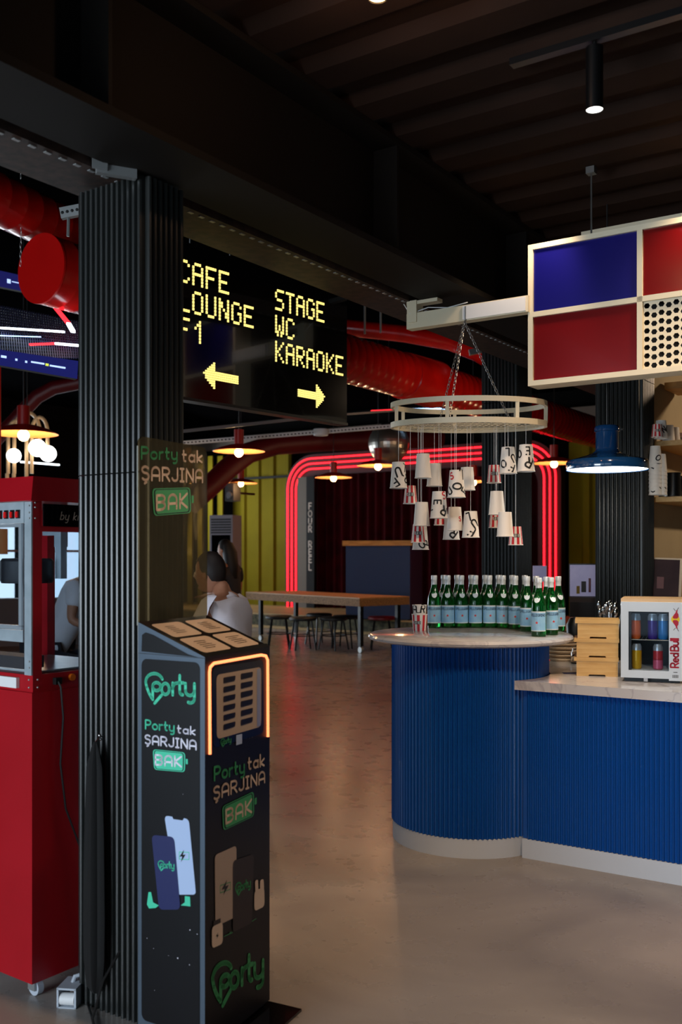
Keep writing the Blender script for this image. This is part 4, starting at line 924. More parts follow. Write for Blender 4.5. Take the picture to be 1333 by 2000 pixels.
# folding yellow shutters by the window, left end
for i, (pa_, pb_) in enumerate(((408, 417), (421, 430), (434, 443), (446, 456))):
    a = su(pa_); b = su(pb_); m_ = MB('yellow'); sbox(m_, a, b, 17.3 + .12 * i, 17.34 + .12 * i, .29, 3.75); tag(m_.build('shutter_slat'), 'tall yellow slat before the bright window, %s from left' % ('first', 'second', 'third', 'fourth')[i], 'shutter', 'yellow slats at the stage window')
area('stage_window_daylight', tuple(S(-15.6, 16.4, 2.6)), tuple(S(-11, 18.2, 1.6)), 1.6, 2.6, 70, (.85, .93, 1))
# neon arch
ul, ur = BP.uv(572, 1000)[0], BP.uv(1107, 1000)[0]; vt1 = BP.uv(620, 890)[1]
t_arch = 18.0
root = thing('neon_arch', 'rounded stage arch outlined with three red neon tubes', 'arch')
def archline(u0, u1, vt, r, z0=.29, n=10):
    return [(u0, z0), (u0, vt - r)] + arc(u0 + r, vt - r, r, 180, 90, n) + arc(u1 - r, vt - r, r, 90, 0, n) + [(u1, vt - r), (u1, z0)]
o1 = archline(ul, ur, vt1, .75); o2 = archline(ul + .46, ur - .46, vt1 - .46, .42)
mb = MB('archpanel'); n = len(o1)
for off in (0, .22):
    mb.add([S(u - 13, t_arch - off, v) for u, v in o1] + [S(u - 13, t_arch - off, v) for u, v in o2], [(i, i + 1, n + i + 1, n + i) for i in range(n - 1)])
for ln in (o1, o2): mb.add([S(u - 13, t_arch, v) for u, v in ln] + [S(u - 13, t_arch - .22, v) for u, v in ln], [(i, i + 1, n + i + 1, n + i) for i in range(n - 1)])
mb.build('arch_panel', root)
for k in (0.09, .205, .32):
    mb = MB('neonred'); mb.tube([S(u - 13, t_arch - .26, v) for u, v in archline(ul + k, ur - k, vt1 - k, .75 - k)], .017, 8); mb.build('neon_tube', root)
# curtain inside the arch, dark panel with vertical lettering
mb = MB('curtain'); a, b = ul + .46 - 13, ur - .46 - 13; n = 180; row = []
for i in range(n + 1): x = a + (b - a) * i / n; row.append((x, 17.92 + .05 * math.sin(i * .9) + .02 * math.sin(i * .37)))
mb.add([S(x, y, .29) for x, y in row] + [S(x, y, vt1 - .44) for x, y in row] + [S(x, y + .02, .29) for x, y in row] + [S(x, y + .02, vt1 - .44) for x, y in row], [(i, i + 1, n + 2 + i, n + 1 + i) for i in range(n)] + [(2 * n + 2 + i, 3 * n + 3 + i, 3 * n + 4 + i, 2 * n + 3 + i) for i in range(n)], True)
tag(mb.build('stage_curtain'), 'dark red pleated stage curtain inside the neon arch', 'curtain')
u1_, u2_, u3_ = su(604), su(622), su(637)
tag(sbox(MB('greyband'), u1_, u2_, 17.62, 17.7, .29, vt1 - .5).build('grey_side_panel'), 'grey narrow panel beside the vertical four reel board', 'panel')
root = thing('vertical_sign_board', 'tall narrow black board with FOUR REEL in vertical letters', 'sign', S(u2_, 17.6))
root.rotation_euler = (0, 0, -YAW)
MB('blkmatte').box(0, u3_ - u2_, 0, .08, .29, vt1 - .5).build('board', root)
zz = BP.uv(628, 987)[1]; mb = MB('phone2')
dzl = (BP.uv(628, 987)[1] - BP.uv(628, 1110)[1]) / 8.4
for i, ch in enumerate('FOUR REEL'):
    if ch == ' ': continue
    ls, wd = text_lines(ch, .13, .2); mb.strokes(ls, .028, lambda u, v, i=i, wd=wd: ((u3_ - u2_) * .5 - wd / 2 + u, -.004, zz - .1 - i * dzl + v))
mb.build('lettering', root)
# DJ booth
dB = 17.6; p = W(738, 1180, dB); p.z = .29
wB = (797 - 668) / F * dB; hB = EYE + (HZ - 1056) / F * dB
root = thing('stage_booth', 'dark blue booth with a wooden top standing on the stage', 'booth', (p.x, p.y, .29), R(-16))
MB('boothblue').box(-wB / 2, wB / 2, 0, 1.1, .02, hB - .29 - .09).build('booth_body', root); MB('woodgold').box(-wB / 2 - .05, wB / 2 + .05, -.05, 1.15, hB - .38, hB - .29).build('booth_top', root); MB('blk').box(-wB / 2 + .04, wB / 2 - .04, .03, 1.05, 0, .021).build('plinth', root)
# ------------------------------------------------------------------ long table and stools
LN = W(510, 1251, 16.7); LN.z = 0; RN = W(705, 1275, 14.6); RN.z = 0
tu = (RN - LN).normalized(); tv = Vector((-tu.y, tu.x, 0)); LT = (RN - LN).length; mid = LN + tu * LT / 2
root = thing('long_table', 'long table with thick chipboard top on black wheeled legs', 'table', mid, math.atan2(tu.y, tu.x))
x0, x1 = -LT / 2 - .28, LT / 2 + .12
MB('osb').box(x0, x1, -.12, .85, .69, .80).build('table_core', root); MB('wood').box(x0, x1, -.122, .852, .8, .815).build('tabletop', root)
for x in (-LT / 2, LT / 2):
    for y in (0, .72):
        lg = MB('blk').box(x - .03, x + .03, y - .03, y + .03, .1, .69).build('leg', root); MB('galv').lathe([(0, -.02), (.045, -.02), (.045, .02), (0, .02)], 16, (x, y, .046), 'y').build('caster_wheel', lg)
def make_stool(lab, m, loc):
    root = thing('stool', lab, 'stool', loc, 0, 'low round stools around the long table')
    MB(m).lathe([(0, .445), (.19, .445), (.21, .46), (.21, .485), (.19, .5), (0, .505)], 24).build('seat', root)
    for a in (45, 135, 225, 315): MB('blk').tube([(.15 * math.cos(R(a)), .15 * math.sin(R(a)), .45), (.23 * math.cos(R(a)), .23 * math.sin(R(a)), .0)], .014, 6).build('leg', root)
    MB('blk').tube([(.19 * math.cos(R(k * 30)), .19 * math.sin(R(k * 30)), .22) for k in range(12)], .009, 5, closed=True).build('foot_ring', root)
    return root
st = None
for i, (px, py, nm) in enumerate(((545, 1203, 'black stool under the left end of the long table'), (592, 1206, 'black stool, second from left at the long table'), (624, 1199, 'black stool in the middle, farther side of the long table'), (652, 1206, 'black stool in the middle, near side of the long table'), (676, 1203, 'black stool just left of the right table leg'))):
    d = dZ(py, .49); p = W(px, py, d); p.z = 0
    if st is None: st = make_stool(nm, 'seatblack', p)
    else: dup(st, p, .3 * i, nm)
p = W(746, 1205, dZ(1205, .49)); p.z = 0; make_stool('red seated stool at the right end of the long table', 'seatred', p)
# ------------------------------------------------------------------ pendants
def pendant(px, py, d, lab, power):
    p = W(px, py, d)
    root = thing('pendant_lamp', lab, 'pendant lamp', p, 0, 'red disc pendant lamps')
    MB('pendantred').lathe([(.30, 0), (.302, .004), (.22, .045), (.12, .075), (.055, .085), (.055, .25), (.02, .255), (0, .256)], 32).build('shade', root)
    MB('shadeinner').lathe([(.298, .001), (.2, .035), (.1, .062), (0, .07)], 32).build('shade_inside', root)
    mb = MB('bulb'); mb.ball((0, 0, -.01), .052, 14, 10); mb.build('bulb', root)
    MB('cable').tube([(0, 0, .25), (0, 0, 4.6 - p.z)], .006, 5).build('cord', root)
    point('pendant_light', (p.x, p.y, p.z - .09), power, (1, .6, .3), .05)
pendant(46, 848, 8.8, 'red disc pendant lamp above the popcorn machine', 16)
pendant(467, 882, 11.4, 'nearest red disc pendant lamp right of the nearest column', 18)
pendant(739, 910, 14.0, 'red disc pendant lamp in front of the mirror ball', 14)
pendant(652, 933, 16.0, 'red disc pendant lamp before the left top of the neon arch', 14)
pendant(471, 944, 18.0, 'small far red disc pendant lamp before the yellow wall', 16)
pendant(925, 941, 15.0, 'red disc pendant lamp mostly hidden behind hanging cups', 12)
pendant(1083, 905, 13.6, 'red disc pendant lamp before the right top of the neon arch', 12)
# mirror ball
p = W(760, 866, 14.6); root = thing('mirror_ball', 'mirrored disco ball hanging behind the red pendants', 'mirror ball', p)
mb = MB('ballmirror'); r = .30; rg, sg_ = 22, 40; vs = []; fs = []
for i in range(rg + 1):
    for k in range(sg_): a = 2 * math.pi * k / sg_; t = math.pi * i / rg; vs.append((r * math.sin(t) * math.cos(a), r * math.sin(t) * math.sin(a), r * math.cos(t)))
mb.add(vs, [(i * sg_ + k, (i + 1) * sg_ + k, (i + 1) * sg_ + (k + 1) % sg_, i * sg_ + (k + 1) % sg_) for i in range(rg) for k in range(sg_)], False); mb.build('ball', root)
MB('cable').tube([(0, 0, .29), (0, 0, 4.6 - p.z)], .006, 5).build('cord', root)
# ------------------------------------------------------------------ ducts
sD = .8; a = W(84, 525, 8.6 * sD); b = a + BT * 11.5; b.z = a.z = 3.41
d_ = BT.copy(); root = thing('ventilation_duct', 'big red spiral ventilation duct with a flat capped end beside the nearest column', 'duct')
spiral(MB('redduct'), a, b, .3 * sD).build('duct_pipe', root)
m_ = MB('redgloss'); m_.tube([a - d_ * .004, a - d_ * .02], .303 * sD, 40); m_.build('end_cap', root)
m_ = MB('redduct'); c_ = a + BT * 4.9; m_.tube([c_, c_ + BT * .7, c_ + BT * .72], [.32 * sD, .345 * sD, .30 * sD], 36); m_.build('sleeve', root)
a = W(-40, 360, 6.6); e_ = Vector((math.sin(R(22)), math.cos(R(22)), 0)); a.z = 3.85
root = thing('ventilation_duct', 'glossy red spiral duct entering from the upper left edge', 'duct'); spiral(MB('redduct'), a - e_ * 1.5, a + e_ * 3.2, .175, .16).build('duct_pipe', root)
root = thing('ventilation_duct', 'slim red duct running above the big duct behind the sign', 'duct')
MB('redduct').tube([W(560, 630, 12.2), W(680, 640, 12.1), W(790, 652, 12), W(880, 668, 11.8), W(935, 690, 11.6), W(990, 725, 11.5)], .10, 18).build('duct_pipe', root)
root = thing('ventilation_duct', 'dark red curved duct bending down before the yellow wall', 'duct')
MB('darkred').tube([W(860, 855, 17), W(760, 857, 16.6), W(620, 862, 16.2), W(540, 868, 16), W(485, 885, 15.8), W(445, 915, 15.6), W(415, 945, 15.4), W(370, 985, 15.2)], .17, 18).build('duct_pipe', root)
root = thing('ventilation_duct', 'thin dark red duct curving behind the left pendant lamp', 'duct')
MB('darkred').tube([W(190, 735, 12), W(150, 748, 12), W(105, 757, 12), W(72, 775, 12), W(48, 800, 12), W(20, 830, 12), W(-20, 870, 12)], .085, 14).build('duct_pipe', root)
tag(MB('redgloss').tube([W(-2, 700, 7), W(-2, 1000, 7)], .014, 10).build('red_pole'), 'thin bright red vertical pole at the left photo edge', 'pole')
# perforated strut with drop rod
m_ = MB('galv'); a, b = W(119, 418, 5.0), W(175, 407, 5.0); m_.bar(a, b, .03, .055)
root = thing('strut_channel', 'grey perforated steel strut left of the column top', 'channel'); m_.build('channel', root)
m_ = MB('ink')
for k in range(6): q_ = a + (b - a) * (.08 + k * .17); m_.ball((q_.x, q_.y - .016, q_.z), .008, 8, 6, (1, .3, 1))
tag(m_.build('slot_holes', root), kind='stuff'); MB('galv').tube([W(134, 425, 5), W(133, 462, 5)], .008, 6).build('threaded_rod', root)
for nm, x, y0_, y1_, d in (('chain hanging left of the red duct cap', 41, 445, 520, 6.6), ('chain above the glossy duct', 41, 336, 352, 6.6)):
    tag(chain(MB('steel'), W(x, y0_, d), W(x - 1, y1_, d), .04).build('chain'), 'thin steel ' + nm, 'chain')
tag(MB('galv').tube([W(713, 588, 11), W(713, 652, 11)], .012, 6).build('threaded_rod'), 'steel rod hanging above the big duct, left one', 'rod'); tag(MB('galv').tube([W(744, 596, 11), W(744, 650, 11)], .012, 6).build('threaded_rod'), 'steel rod hanging above the big duct, right one', 'rod')
m_ = MB('steel'); m_.bar(W(917, 689, 9), W(945, 683, 9), .05, .05); tag(m_.build('steel_channel'), 'small steel channel behind the ring chains', 'channel')
# white cable rails
root = thing('cable_rail', 'pale perforated cable rail running across before the arch top', 'rail')
m_ = MB('plastic'); a, b = W(350, 866, 12.2), W(775, 832, 12.7); m_.bar(a, b, .03, .05); m_.build('rail', root)
m_ = MB('acdark')
for k in range(60): q_ = a + (b - a) * ((k + .5) / 60); m_.box(q_.x - .012, q_.x + .012, q_.y - .018, q_.y - .0155, q_.z - .008, q_.z + .008)
tag(m_.build('rail_slots', root), kind='stuff')
m_ = MB('galv'); m_.bar(W(350, 843, 9.5), W(640, 812, 10.5), .02, .03); m_.bar(W(640, 812, 10.5), W(800, 800, 11.5), .02, .02); tag(m_.build('grey_rail'), 'dull grey rail under the direction sign', 'rail')
p = W(627, 846, 12.5); tag(MB('plastic').lathe([(0, .05), (.09, .05), (.1, .03), (.09, -.03), (0, -.04)], 20).build('smoke_detector', None, p), 'round white detector below the cable rail', 'detector')
# blue/white/red linear lights
def led(px0, py0, px1, py1, d, m, lab, th=.03): m_ = MB(m); m_.bar(W(px0, py0, d), W(px1, py1, d), th, th * .6); return tag(m_.build('led_strip'), lab, 'led strip')
led(783, 800, 935, 797, 14.6, 'blueled', 'blue white led strip seen through the hanging ring', .035)
led(560, 812, 700, 818, 16, 'redled', 'short red led strip under the direction sign', .02) if False else None
led(725, 802, 768, 800, 13.2, 'redled', 'short red led strip left of the ring', .012)
# left: led mesh ceiling panel and screens
root = thing('led_mesh_panel', 'dark metal mesh ceiling panel with white and red led tubes, upper left', 'ceiling panel')
p00, p10, p11, p01 = W(-60, 585, 8), W(215, 640, 7.6), W(215, 700, 6.9), W(-60, 700, 6.3)
mb = MB('mesh')
for k in range(60): t = (k + .5) / 60; mb.bar(p00.lerp(p10, t), p01.lerp(p11, t), .008, .008)
for k in range(16): t = (k + .5) / 16; mb.bar(p00.lerp(p01, t), p10.lerp(p11, t), .006, .006)
mb.build('mesh', root)
for m2, a, b, th in (('whiteled', (-40, 638, 7.1), (125, 648, 6.9), .022), ('redled', (108, 600, 7.3), (134, 632, 7.0), .03), ('whiteled', (134, 632, 7.0), (143, 648, 6.9), .03), ('redled', (58, 673, 6.6), (108, 671, 6.6), .022), ('whiteled', (108, 671, 6.6), (190, 678, 6.6), .024), ('blueled', (-20, 655, 6.8), (80, 658, 6.8), .008)):
    MB(m2).bar(W(*a), W(*b), th, th * .5).build('led_tube', root)
def screen(c4, d, lab, texts):
    pts = [W(x, y, dd) for (x, y), dd in zip(c4, d)]; root = thing('display_screen', lab, 'screen')
    n_ = (pts[1] - pts[0]).cross(pts[3] - pts[0]).normalized(); 
    if n_.y > 0: n_ = -n_
    mb = MB('screenblue'); bk = [q_ - n_ * .05 for q_ in pts]; mb.add(pts, [(0, 1, 2, 3)]); mb.use('blkmatte'); mb.add(pts + bk, [(0, 4, 5, 1), (1, 5, 6, 2), (2, 6, 7, 3), (3, 7, 4, 0), (4, 7, 6, 5)]); mb.build('panel', root)
    mb = MB('screentxt')
    for (u0, v0, u1, v1, m2) in texts:
        mb.use(m2); f = lambda u, v: (pts[0].lerp(pts[1], u)).lerp(pts[3].lerp(pts[2], u), v) + n_ * .004
        mb.add([f(u0, v0), f(u1, v0), f(u1, v1), f(u0, v1)], [(0, 1, 2, 3)])
    mb.build('screen_graphics', root)
screen([(-60, 674), (153, 705), (151, 740), (-60, 703)], (5.6, 5.9, 5.9, 5.6), 'long blue ticker screen above the left pendant', [(.28, .35, .33, .5, 'screentxt'), (.41, .42, .43, .55, 'screentxt'), (.5, .45, .52, .58, 'screentxt'), (.555, .42, .68, .52, 'screentxt'), (.69, .42, .72, .56, 'screenyellow'), (.73, .46, .88, .56, 'screentxt')])
screen([(-60, 515), (60, 542), (60, 572), (-60, 548)], (8.2, 8.6, 8.6, 8.2), 'small blue screen left of the red duct cap', [(.6, .42, .66, .68, 'screentxt'), (.68, .5, .9, .56, 'screentxt')])
tag(MB('blk').tube([W(46, 690, 8.8), W(46, 600, 8.8)], .008, 5).build('dark_rod'), 'dark rod above the left pendant lamp', 'rod')
# beige globe lamp
root = thing('globe_lamp', 'beige tubular lamp with arched pipes and glowing white globes', 'lamp')
dG = 10.5
for x0_, x1_, yt, zb0 in ((16, 52, 822, None), (28, 78, 805, None), (62, 93, 815, None)):
    MB('beigepipe').tube([W(x0_, 925, dG)] + [W(x0_ + (x1_ - x0_) * (1 - math.cos(math.pi * k / 10)) / 2, 845 - (845 - yt) * math.sin(math.pi * k / 10), dG) for k in range(11)] + [W(x1_, 870 if x1_ > 60 else 990, dG)], .02, 8).build('arched_pipe', root)
for x, y, r in ((73, 875, 17), (94, 886, 16), (27, 890, 14)): m_ = MB('globe'); c_ = W(x, y, dG - .05); m_.ball(c_, r / F * dG, 20, 14); m_.build('globe', root)
m_ = MB('beigepipe'); m_.bar(W(10, 990, dG), W(60, 990, dG), .03, .03)
for x in (14, 27): m_.tube([W(x, 925, dG), W(x, 990, dG)], .02, 8)
m_.build('lower_bar', root); MB('cable').tube([W(53, 806, dG), W(53, 466, dG)], .006, 5).build('cord', root)
led(40, 902, 116, 908, 12, 'whiteled', 'bright white tube light below the glowing globes', .03)
# ------------------------------------------------------------------ standing air conditioner, speaker
p = W(432, 1100, 17.0); p.z = 0; wA = 50 / F * 17; hA = EYE + (HZ - 1006) / F * 17
root = thing('air_conditioner', 'tall grey standing air conditioner behind the seated man', 'air conditioner', p, R(-20))
MB('acunit').box(-wA / 2, wA / 2, 0, .35, 0, hA).build('cabinet', root)
for k in range(6): MB('acdark').box(-wA / 2 + .03, wA / 2 - .03, -.008, .0, hA - .09 - k * .045, hA - .06 - k * .045).build('louvre', root)
MB('mirror').box(-wA / 2 + .04, wA / 2 - .04, -.006, 0, hA - .9, hA - .34).build('shiny_panel', root)
p = W(455, 962, 18.2); root = thing('wall_speaker', 'small black loudspeaker high on the yellow wall', 'speaker', p, -YAW)
MB('blkmatte').box(-.1, .1, -.1, .1, -.16, .16).build('cabinet', root); MB('acdark').lathe([(0, 0), (.06, 0), (.07, .01), (.07, .02)], 16, (0, -.112, -.05), 'y').build('cone', root); MB('blk').box(-.02, .02, .1, .62, -.02, .02).build('wall_arm', root)
# ------------------------------------------------------------------ people
def skin_mesh(name, verts, edges, radii, root_i=0, mt='skin', sub=1):
    me = bpy.data.meshes.new(name); me.from_pydata(verts, edges, []); me.update(); o = bpy.data.objects.new(name, me); COL.objects.link(o)
    sk = o.modifiers.new('s', 'SKIN'); sk.use_smooth_shade = True
    for i, r in enumerate(radii): me.skin_vertices[0].data[i].radius = (r, r) if not isinstance(r, tuple) else r; me.skin_vertices[0].data[i].use_root = (i == root_i)
    ss = o.modifiers.new('u', 'SUBSURF'); ss.levels = sub; ss.render_levels = sub
    bpy.context.view_layer.update(); dg = bpy.context.evaluated_depsgraph_get(); nm = bpy.data.meshes.new_from_object(o.evaluated_get(dg))
    bpy.data.objects.remove(o); nm.materials.clear(); nm.materials.append(M[mt]); nm.polygons.foreach_set('use_smooth', [True] * len(nm.polygons)); return nm
def merge(me, mb):                                               # add a builder's faces to a mesh
    bm = bmesh.new(); bm.from_mesh(me); vs = [bm.verts.new(v) for v in mb.v]; bm.verts.ensure_lookup_table()
    for f in mb.f:
        try: q_ = bm.faces.new([vs[i] for i in f]); q_.smooth = True
        except ValueError: pass
    bm.to_mesh(me); bm.free(); return me
def person(loc, rz, sc_, label, shirt, hair, hairstyle, lean=0.0, arm='table', hd=.03):
    root = thing('person', label, 'person', loc, rz); root.scale = (sc_,) * 3
    def L(x, y, z): return (x + lean * max(0, z - .55), y, z)
    ch = L(.0, 0, 1.08); nk = L(.01, 0, 1.24)
    V = [(0, 0, .56), L(0, 0, .74), L(0, 0, .93), ch, nk, L(.02, 0, 1.31)]; E = [(0, 1), (1, 2), (2, 3), (3, 4), (4, 5)]; Rr = [(.14, .13), (.13, .12), (.15, .125), (.14, .11), .056, .055]
    for s in (-1, 1):
        b = len(V); ex = .14 if arm == 'table' else .02
        V += [L(-.01, s * .17, 1.15), (L(0, 0, .9)[0] + ex, s * .25, .88), (L(0, 0, .9)[0] + ex + .25, s * .17, .82), (L(0, 0, .9)[0] + ex + .32, s * .15, .81)]
        E += [(3, b), (b, b + 1), (b + 1, b + 2), (b + 2, b + 3)]; Rr += [.062, .043, .030, (.034, .018)]
        for k in range(4):
            f = len(V); hx = V[b + 3][0]; hy = V[b + 3][1]; ln = (.06, .07, .065, .05)[k]; yy = hy + (k - 1.5) * .019
            V += [(hx + .03, yy, .812), (hx + .03 + ln * .55, yy, .808), (hx + .03 + ln, yy, .795)]; E += [(b + 3, f), (f, f + 1), (f + 1, f + 2)]; Rr += [.010, .009, .007]
        f = len(V); V += [(hx + .01, hy - s * .035, .81), (hx + .045, hy - s * .055, .80)]; E += [(b + 3, f), (f, f + 1)]; Rr += [.011, .009]
        b = len(V); V += [(.02, s * .10, .54), (.43, s * .14, .52), (.44, s * .14, .10), (.56, s * .15, .05)]; E += [(0, b), (b, b + 1), (b + 1, b + 2), (b + 2, b + 3)]; Rr += [.10, .065, .042, .036]
    me = skin_mesh('body', V, E, Rr)
    hx, _, hz = L(.045 + hd * .4, 0, 1.44); hz -= hd; mb = MB('skin'); seg, rings = 24, 18; vs = []; fs = []
    for i in range(rings + 1):
        t = math.pi * i / rings; z = math.cos(t)
        for k in range(seg):
            a = 2 * math.pi * k / seg; x = math.sin(t) * math.cos(a); y = math.sin(t) * math.sin(a)
            wd = 1 - .22 * max(0, -z); X = x * .098 * (1 - .12 * max(0, -z)) ; Y = y * .076 * wd; Z = z * .122
            if x > .75 and abs(y) < .22 and -.35 < z < .12: X += .024 * (1 - abs(y) / .22) * (1 - abs(z + .15) / .3)      # nose
            if x > .6 and -.6 < z < -.42: X += .005                                                                        # lips
            if x > .3 and z < -.75: X += .022                                                                              # chin
            if x > .7 and .05 < z < .2 and .2 < abs(y) < .6: X -= .008                                                     # eye hollows
            vs.append((hx + X, Y, hz + Z))
    for i in range(rings):
        for k in range(seg): fs.append((i * seg + k, (i + 1) * seg + k, (i + 1) * seg + (k + 1) % seg, i * seg + (k + 1) % seg))
    mb.add(vs, fs, True)
    for s in (-1, 1): mb.ball((hx - .008, s * .078, hz - .01), .03, 10, 8, (.6, .3, 1))
    merge(me, mb); bo = bpy.data.objects.new('body', me); COL.objects.link(bo); bo.parent = root
    mb = MB('ink'); [mb.ball((hx + .088, s * .031, hz + .014), .0085, 8, 6) for s in (-1, 1)]; mb.build('eyes', root)
    V = [(0, 0, .55), L(0, 0, .74), L(0, 0, .93), ch, L(.0, 0, 1.17), L(.005, 0, 1.245)]; E = [(0, 1), (1, 2), (2, 3), (3, 4), (4, 5)]; Rr = [(.168, .155), (.155, .145), (.175, .148), (.168, .135), (.125, .105), .072]
    for s in (-1, 1):
        b = len(V); V += [L(-.01, s * .175, 1.15), ((L(-.01, 0, 1.15)[0] + L(0, 0, .9)[0] + ex) / 2 + .01, s * .225, .98)]; E += [(3, b), (b, b + 1)]; Rr += [.088, .074]
    so_ = bpy.data.objects.new('shirt', skin_mesh('shirt', V, E, Rr, mt=shirt)); COL.objects.link(so_); so_.parent = root
    V = [(0, 0, .56)]; E = []; Rr = [.165]
    for s in (-1, 1): b = len(V); V += [(.03, s * .10, .545), (.43, s * .14, .525), (.44, s * .14, .12)]; E += [(0, b), (b, b + 1), (b + 1, b + 2)]; Rr += [.115, .08, .062]
    to = bpy.data.objects.new('trousers', skin_mesh('trousers', V, E, Rr, mt='trousers')); COL.objects.link(to); to.parent = root
    mb = MB(hair); vs = []; fs = []
    for i in range(13):
        t = math.pi * .62 * i / 12
        for k in range(24):
            a = 2 * math.pi * k / 24; ca = math.cos(a); tm = .66 if ca < -.2 else (.46 if ca < .35 else .33)
            if abs(ca + .2) < .25: tm = .56
            t = math.pi * tm * i / 12; x = math.sin(t) * ca; cut = 1
            vs.append((hx - .006 + x * .106 * cut, math.sin(t) * math.sin(a) * .086 * cut, hz + .012 + math.cos(t) * .125))
    for i in range(12):
        for k in range(24): fs.append((i * 24 + k, (i + 1) * 24 + k, (i + 1) * 24 + (k + 1) % 24, i * 24 + (k + 1) % 24))
    mb.add(vs, fs, True)
    mb.ball((hx - .038, 0, hz + .01), .072, 16, 12, (.95, 1.02, 1.15))
    if hairstyle == 'long': mb.tube([(hx - .03, 0, hz + .06), (hx - .08, 0, hz - .05), (hx - .10, 0, hz - .2), (hx - .11, 0, hz - .36), (hx - .10, 0, hz - .45)], [.08, .095, .09, .075, .02], 16)
    mb.build('hair', root)
    # what they sit on
    return root
def seat(loc, rz, sc_, lab):
    root = thing('bench_seat', lab, 'seat', loc, rz)
    MB('brownbox').box(-.2, .2, -.2, .2, .36 * sc_, .42 * sc_).build('cushion', root)
    for x in (-.16, .16):
        for y in (-.16, .16): MB('blk').box(x - .02, x + .02, y - .02, y + .02, 0, .36 * sc_).build('leg', root)
dM = 6.0; p = W(452, 1100, dM); person((p.x, p.y, 0), R(158), .98, 'seated person with short dark hair in a white t-shirt, seen from behind the kiosk', 'shirtwhite', 'hairbrown', 'short', .08, hd=.09); seat((p.x - .1, p.y + .03, 0), R(158), 1.0, 'brown padded stool under the person in white beside the kiosk')
dW = 13.5; p = W(449, 1100, dW); person((p.x, p.y, 0), R(150), 1.07, 'person with long black hair seated farther back behind the man in white', 'trousers', 'hairblack', 'long', .02, 'down'); seat((p.x + .02, p.y, 0), R(62), 1.0, 'brown padded stool under the person with long black hair')
dP = 8.4; p = W(88, 1100, dP); person((p.x, p.y, 0), R(-12), 1.02, 'person in a pale grey t-shirt leaning forward, seen through the popcorn machine', 'shirtgrey', 'hairbrown', 'short', .62); seat((p.x, p.y, 0), R(-12), 1.0, 'brown padded stool seen through the popcorn machine')
# lounge furniture seen through the popcorn machine
p = W(20, 1200, 10.5); p.z = 0; root = thing('lounge_sofa', 'brown sofa seen through the popcorn machine glass', 'sofa', p, R(20))
MB('brownbox').box(-1.2, 1.2, 0, .8, .08, .42).build('seat', root); MB('brownbox').box(-1.2, 1.2, .6, .82, .42, .95).build('backrest', root); MB('brownbox').box(-1.4, -1.2, 0, .82, .08, .62).build('armrest', root); MB('brownbox').box(1.2, 1.4, 0, .82, .08, .62).build('armrest', root)
for x in (-1.2, 1.2): MB('blk').box(x - .03, x + .03, .1, .7, 0, .08).build('foot', root)
p = W(-14, 1067, 12.5); p.z -= .1; root = thing('table_lamp_shade', 'orange beige drum lamp shade hanging by the bright window', 'lamp', p); root.name = 'drum_pendant'
MB('lampshade').lathe([(.18, 0), (.18, .32), (.178, .32), (.178, 0)], 28).build('shade', root); MB('cable').tube([(0, 0, .3), (0, 0, 4.6 - p.z)], .008, 5).build('cord', root); MB('cable').tube([(-.178, 0, .3), (.178, 0, .3)], .004, 5).build('spider_bar', root)
# ------------------------------------------------------------------ bar interior
R3 = Vector((r3.x, r3.y, 0)); sW = R3.dot(AR) - .02; tW = R3.dot(BT) + .01
struct(sbox(MB('creamwall'), sW - .12, sW, tW, 9.1, 0, 3.05), 'wall_bar')
struct(sbox(MB('creamwall'), sW, 8.4, 9.1, 9.2, 0, 3.05), 'wall_bar')
def shelf_line(pxl, pyl):                                        # height of a point on that wall
    k = (pxl - 666.5) / F; o = S(sW, 0); Y = None; t = (k * o.y - o.x) / (BT.x - k * BT.y); P_ = o + BT * t; return t, EYE - (pyl - HZ) / F * P_.y
zs1 = shelf_line(1275, 864)[1]; zs2 = shelf_line(1275, 972)[1]
ts_ = tW + .02
sh = []
for z, nm in ((zs1, 'upper pale wooden wall shelf with paper cups'), (zs2, 'lower pale wooden wall shelf with stacked cups')):
    root = thing('wall_shelf', nm, 'shelf'); sbox(MB('bamboo'), sW, sW + .24, ts_, 8.9, z - .03, z).build('board', root)
    for t in (7.0, 8.2): sbox(MB('galv'), sW, sW + .03, t, t + .03, z - .14, z - .03).build('bracket', root)
sbox(MB('bamboo'), sW, sW + .025, 7.28, 7.33, zs2, 2.7)
tag(sbox(MB('bamboo'), sW, sW + .03, 7.28, 7.33, zs2 + .002, 2.7).build('wooden_upright'), 'thin wooden upright behind the wall shelves', 'upright')
def wallp(px, z, off=.12):                                       # point on a shelf seen at column px
    k = (px - 666.5) / F; o = S(sW + off, 0); t = (k * o.y - o.x) / (BT.x - k * BT.y); v = o + BT * t; return Vector((v.x, v.y, z))
ci = 0
for px, kind, n, z, lab in ((1284, 'striped', 1, zs1, 'red striped paper cup on the upper shelf by the column'), (1292, 'letter', 1, zs1, 'lettered paper cup on the upper shelf'), (1307, 'white', 1, zs1, 'beige paper cup on the upper shelf'), (1318, 'white', 1, zs1, 'pale paper cup behind the beige one on the upper shelf'), (1330, 'striped', 1, zs1, 'red striped paper cup at the right end of the upper shelf')):
    p = wallp(px, z + .0005, .10); h, r0, r1 = SP[kind]; root = thing('paper_cup', lab, 'cup', p, 0, 'paper cups on the wall shelves')
    cup_mesh(root, kind, True, h * .9, r0, r1, [('N', 10, .05, 30, .03, 'ink'), ('O', 60, .05, 0, .03, 'ink')] if kind == 'letter' else [])
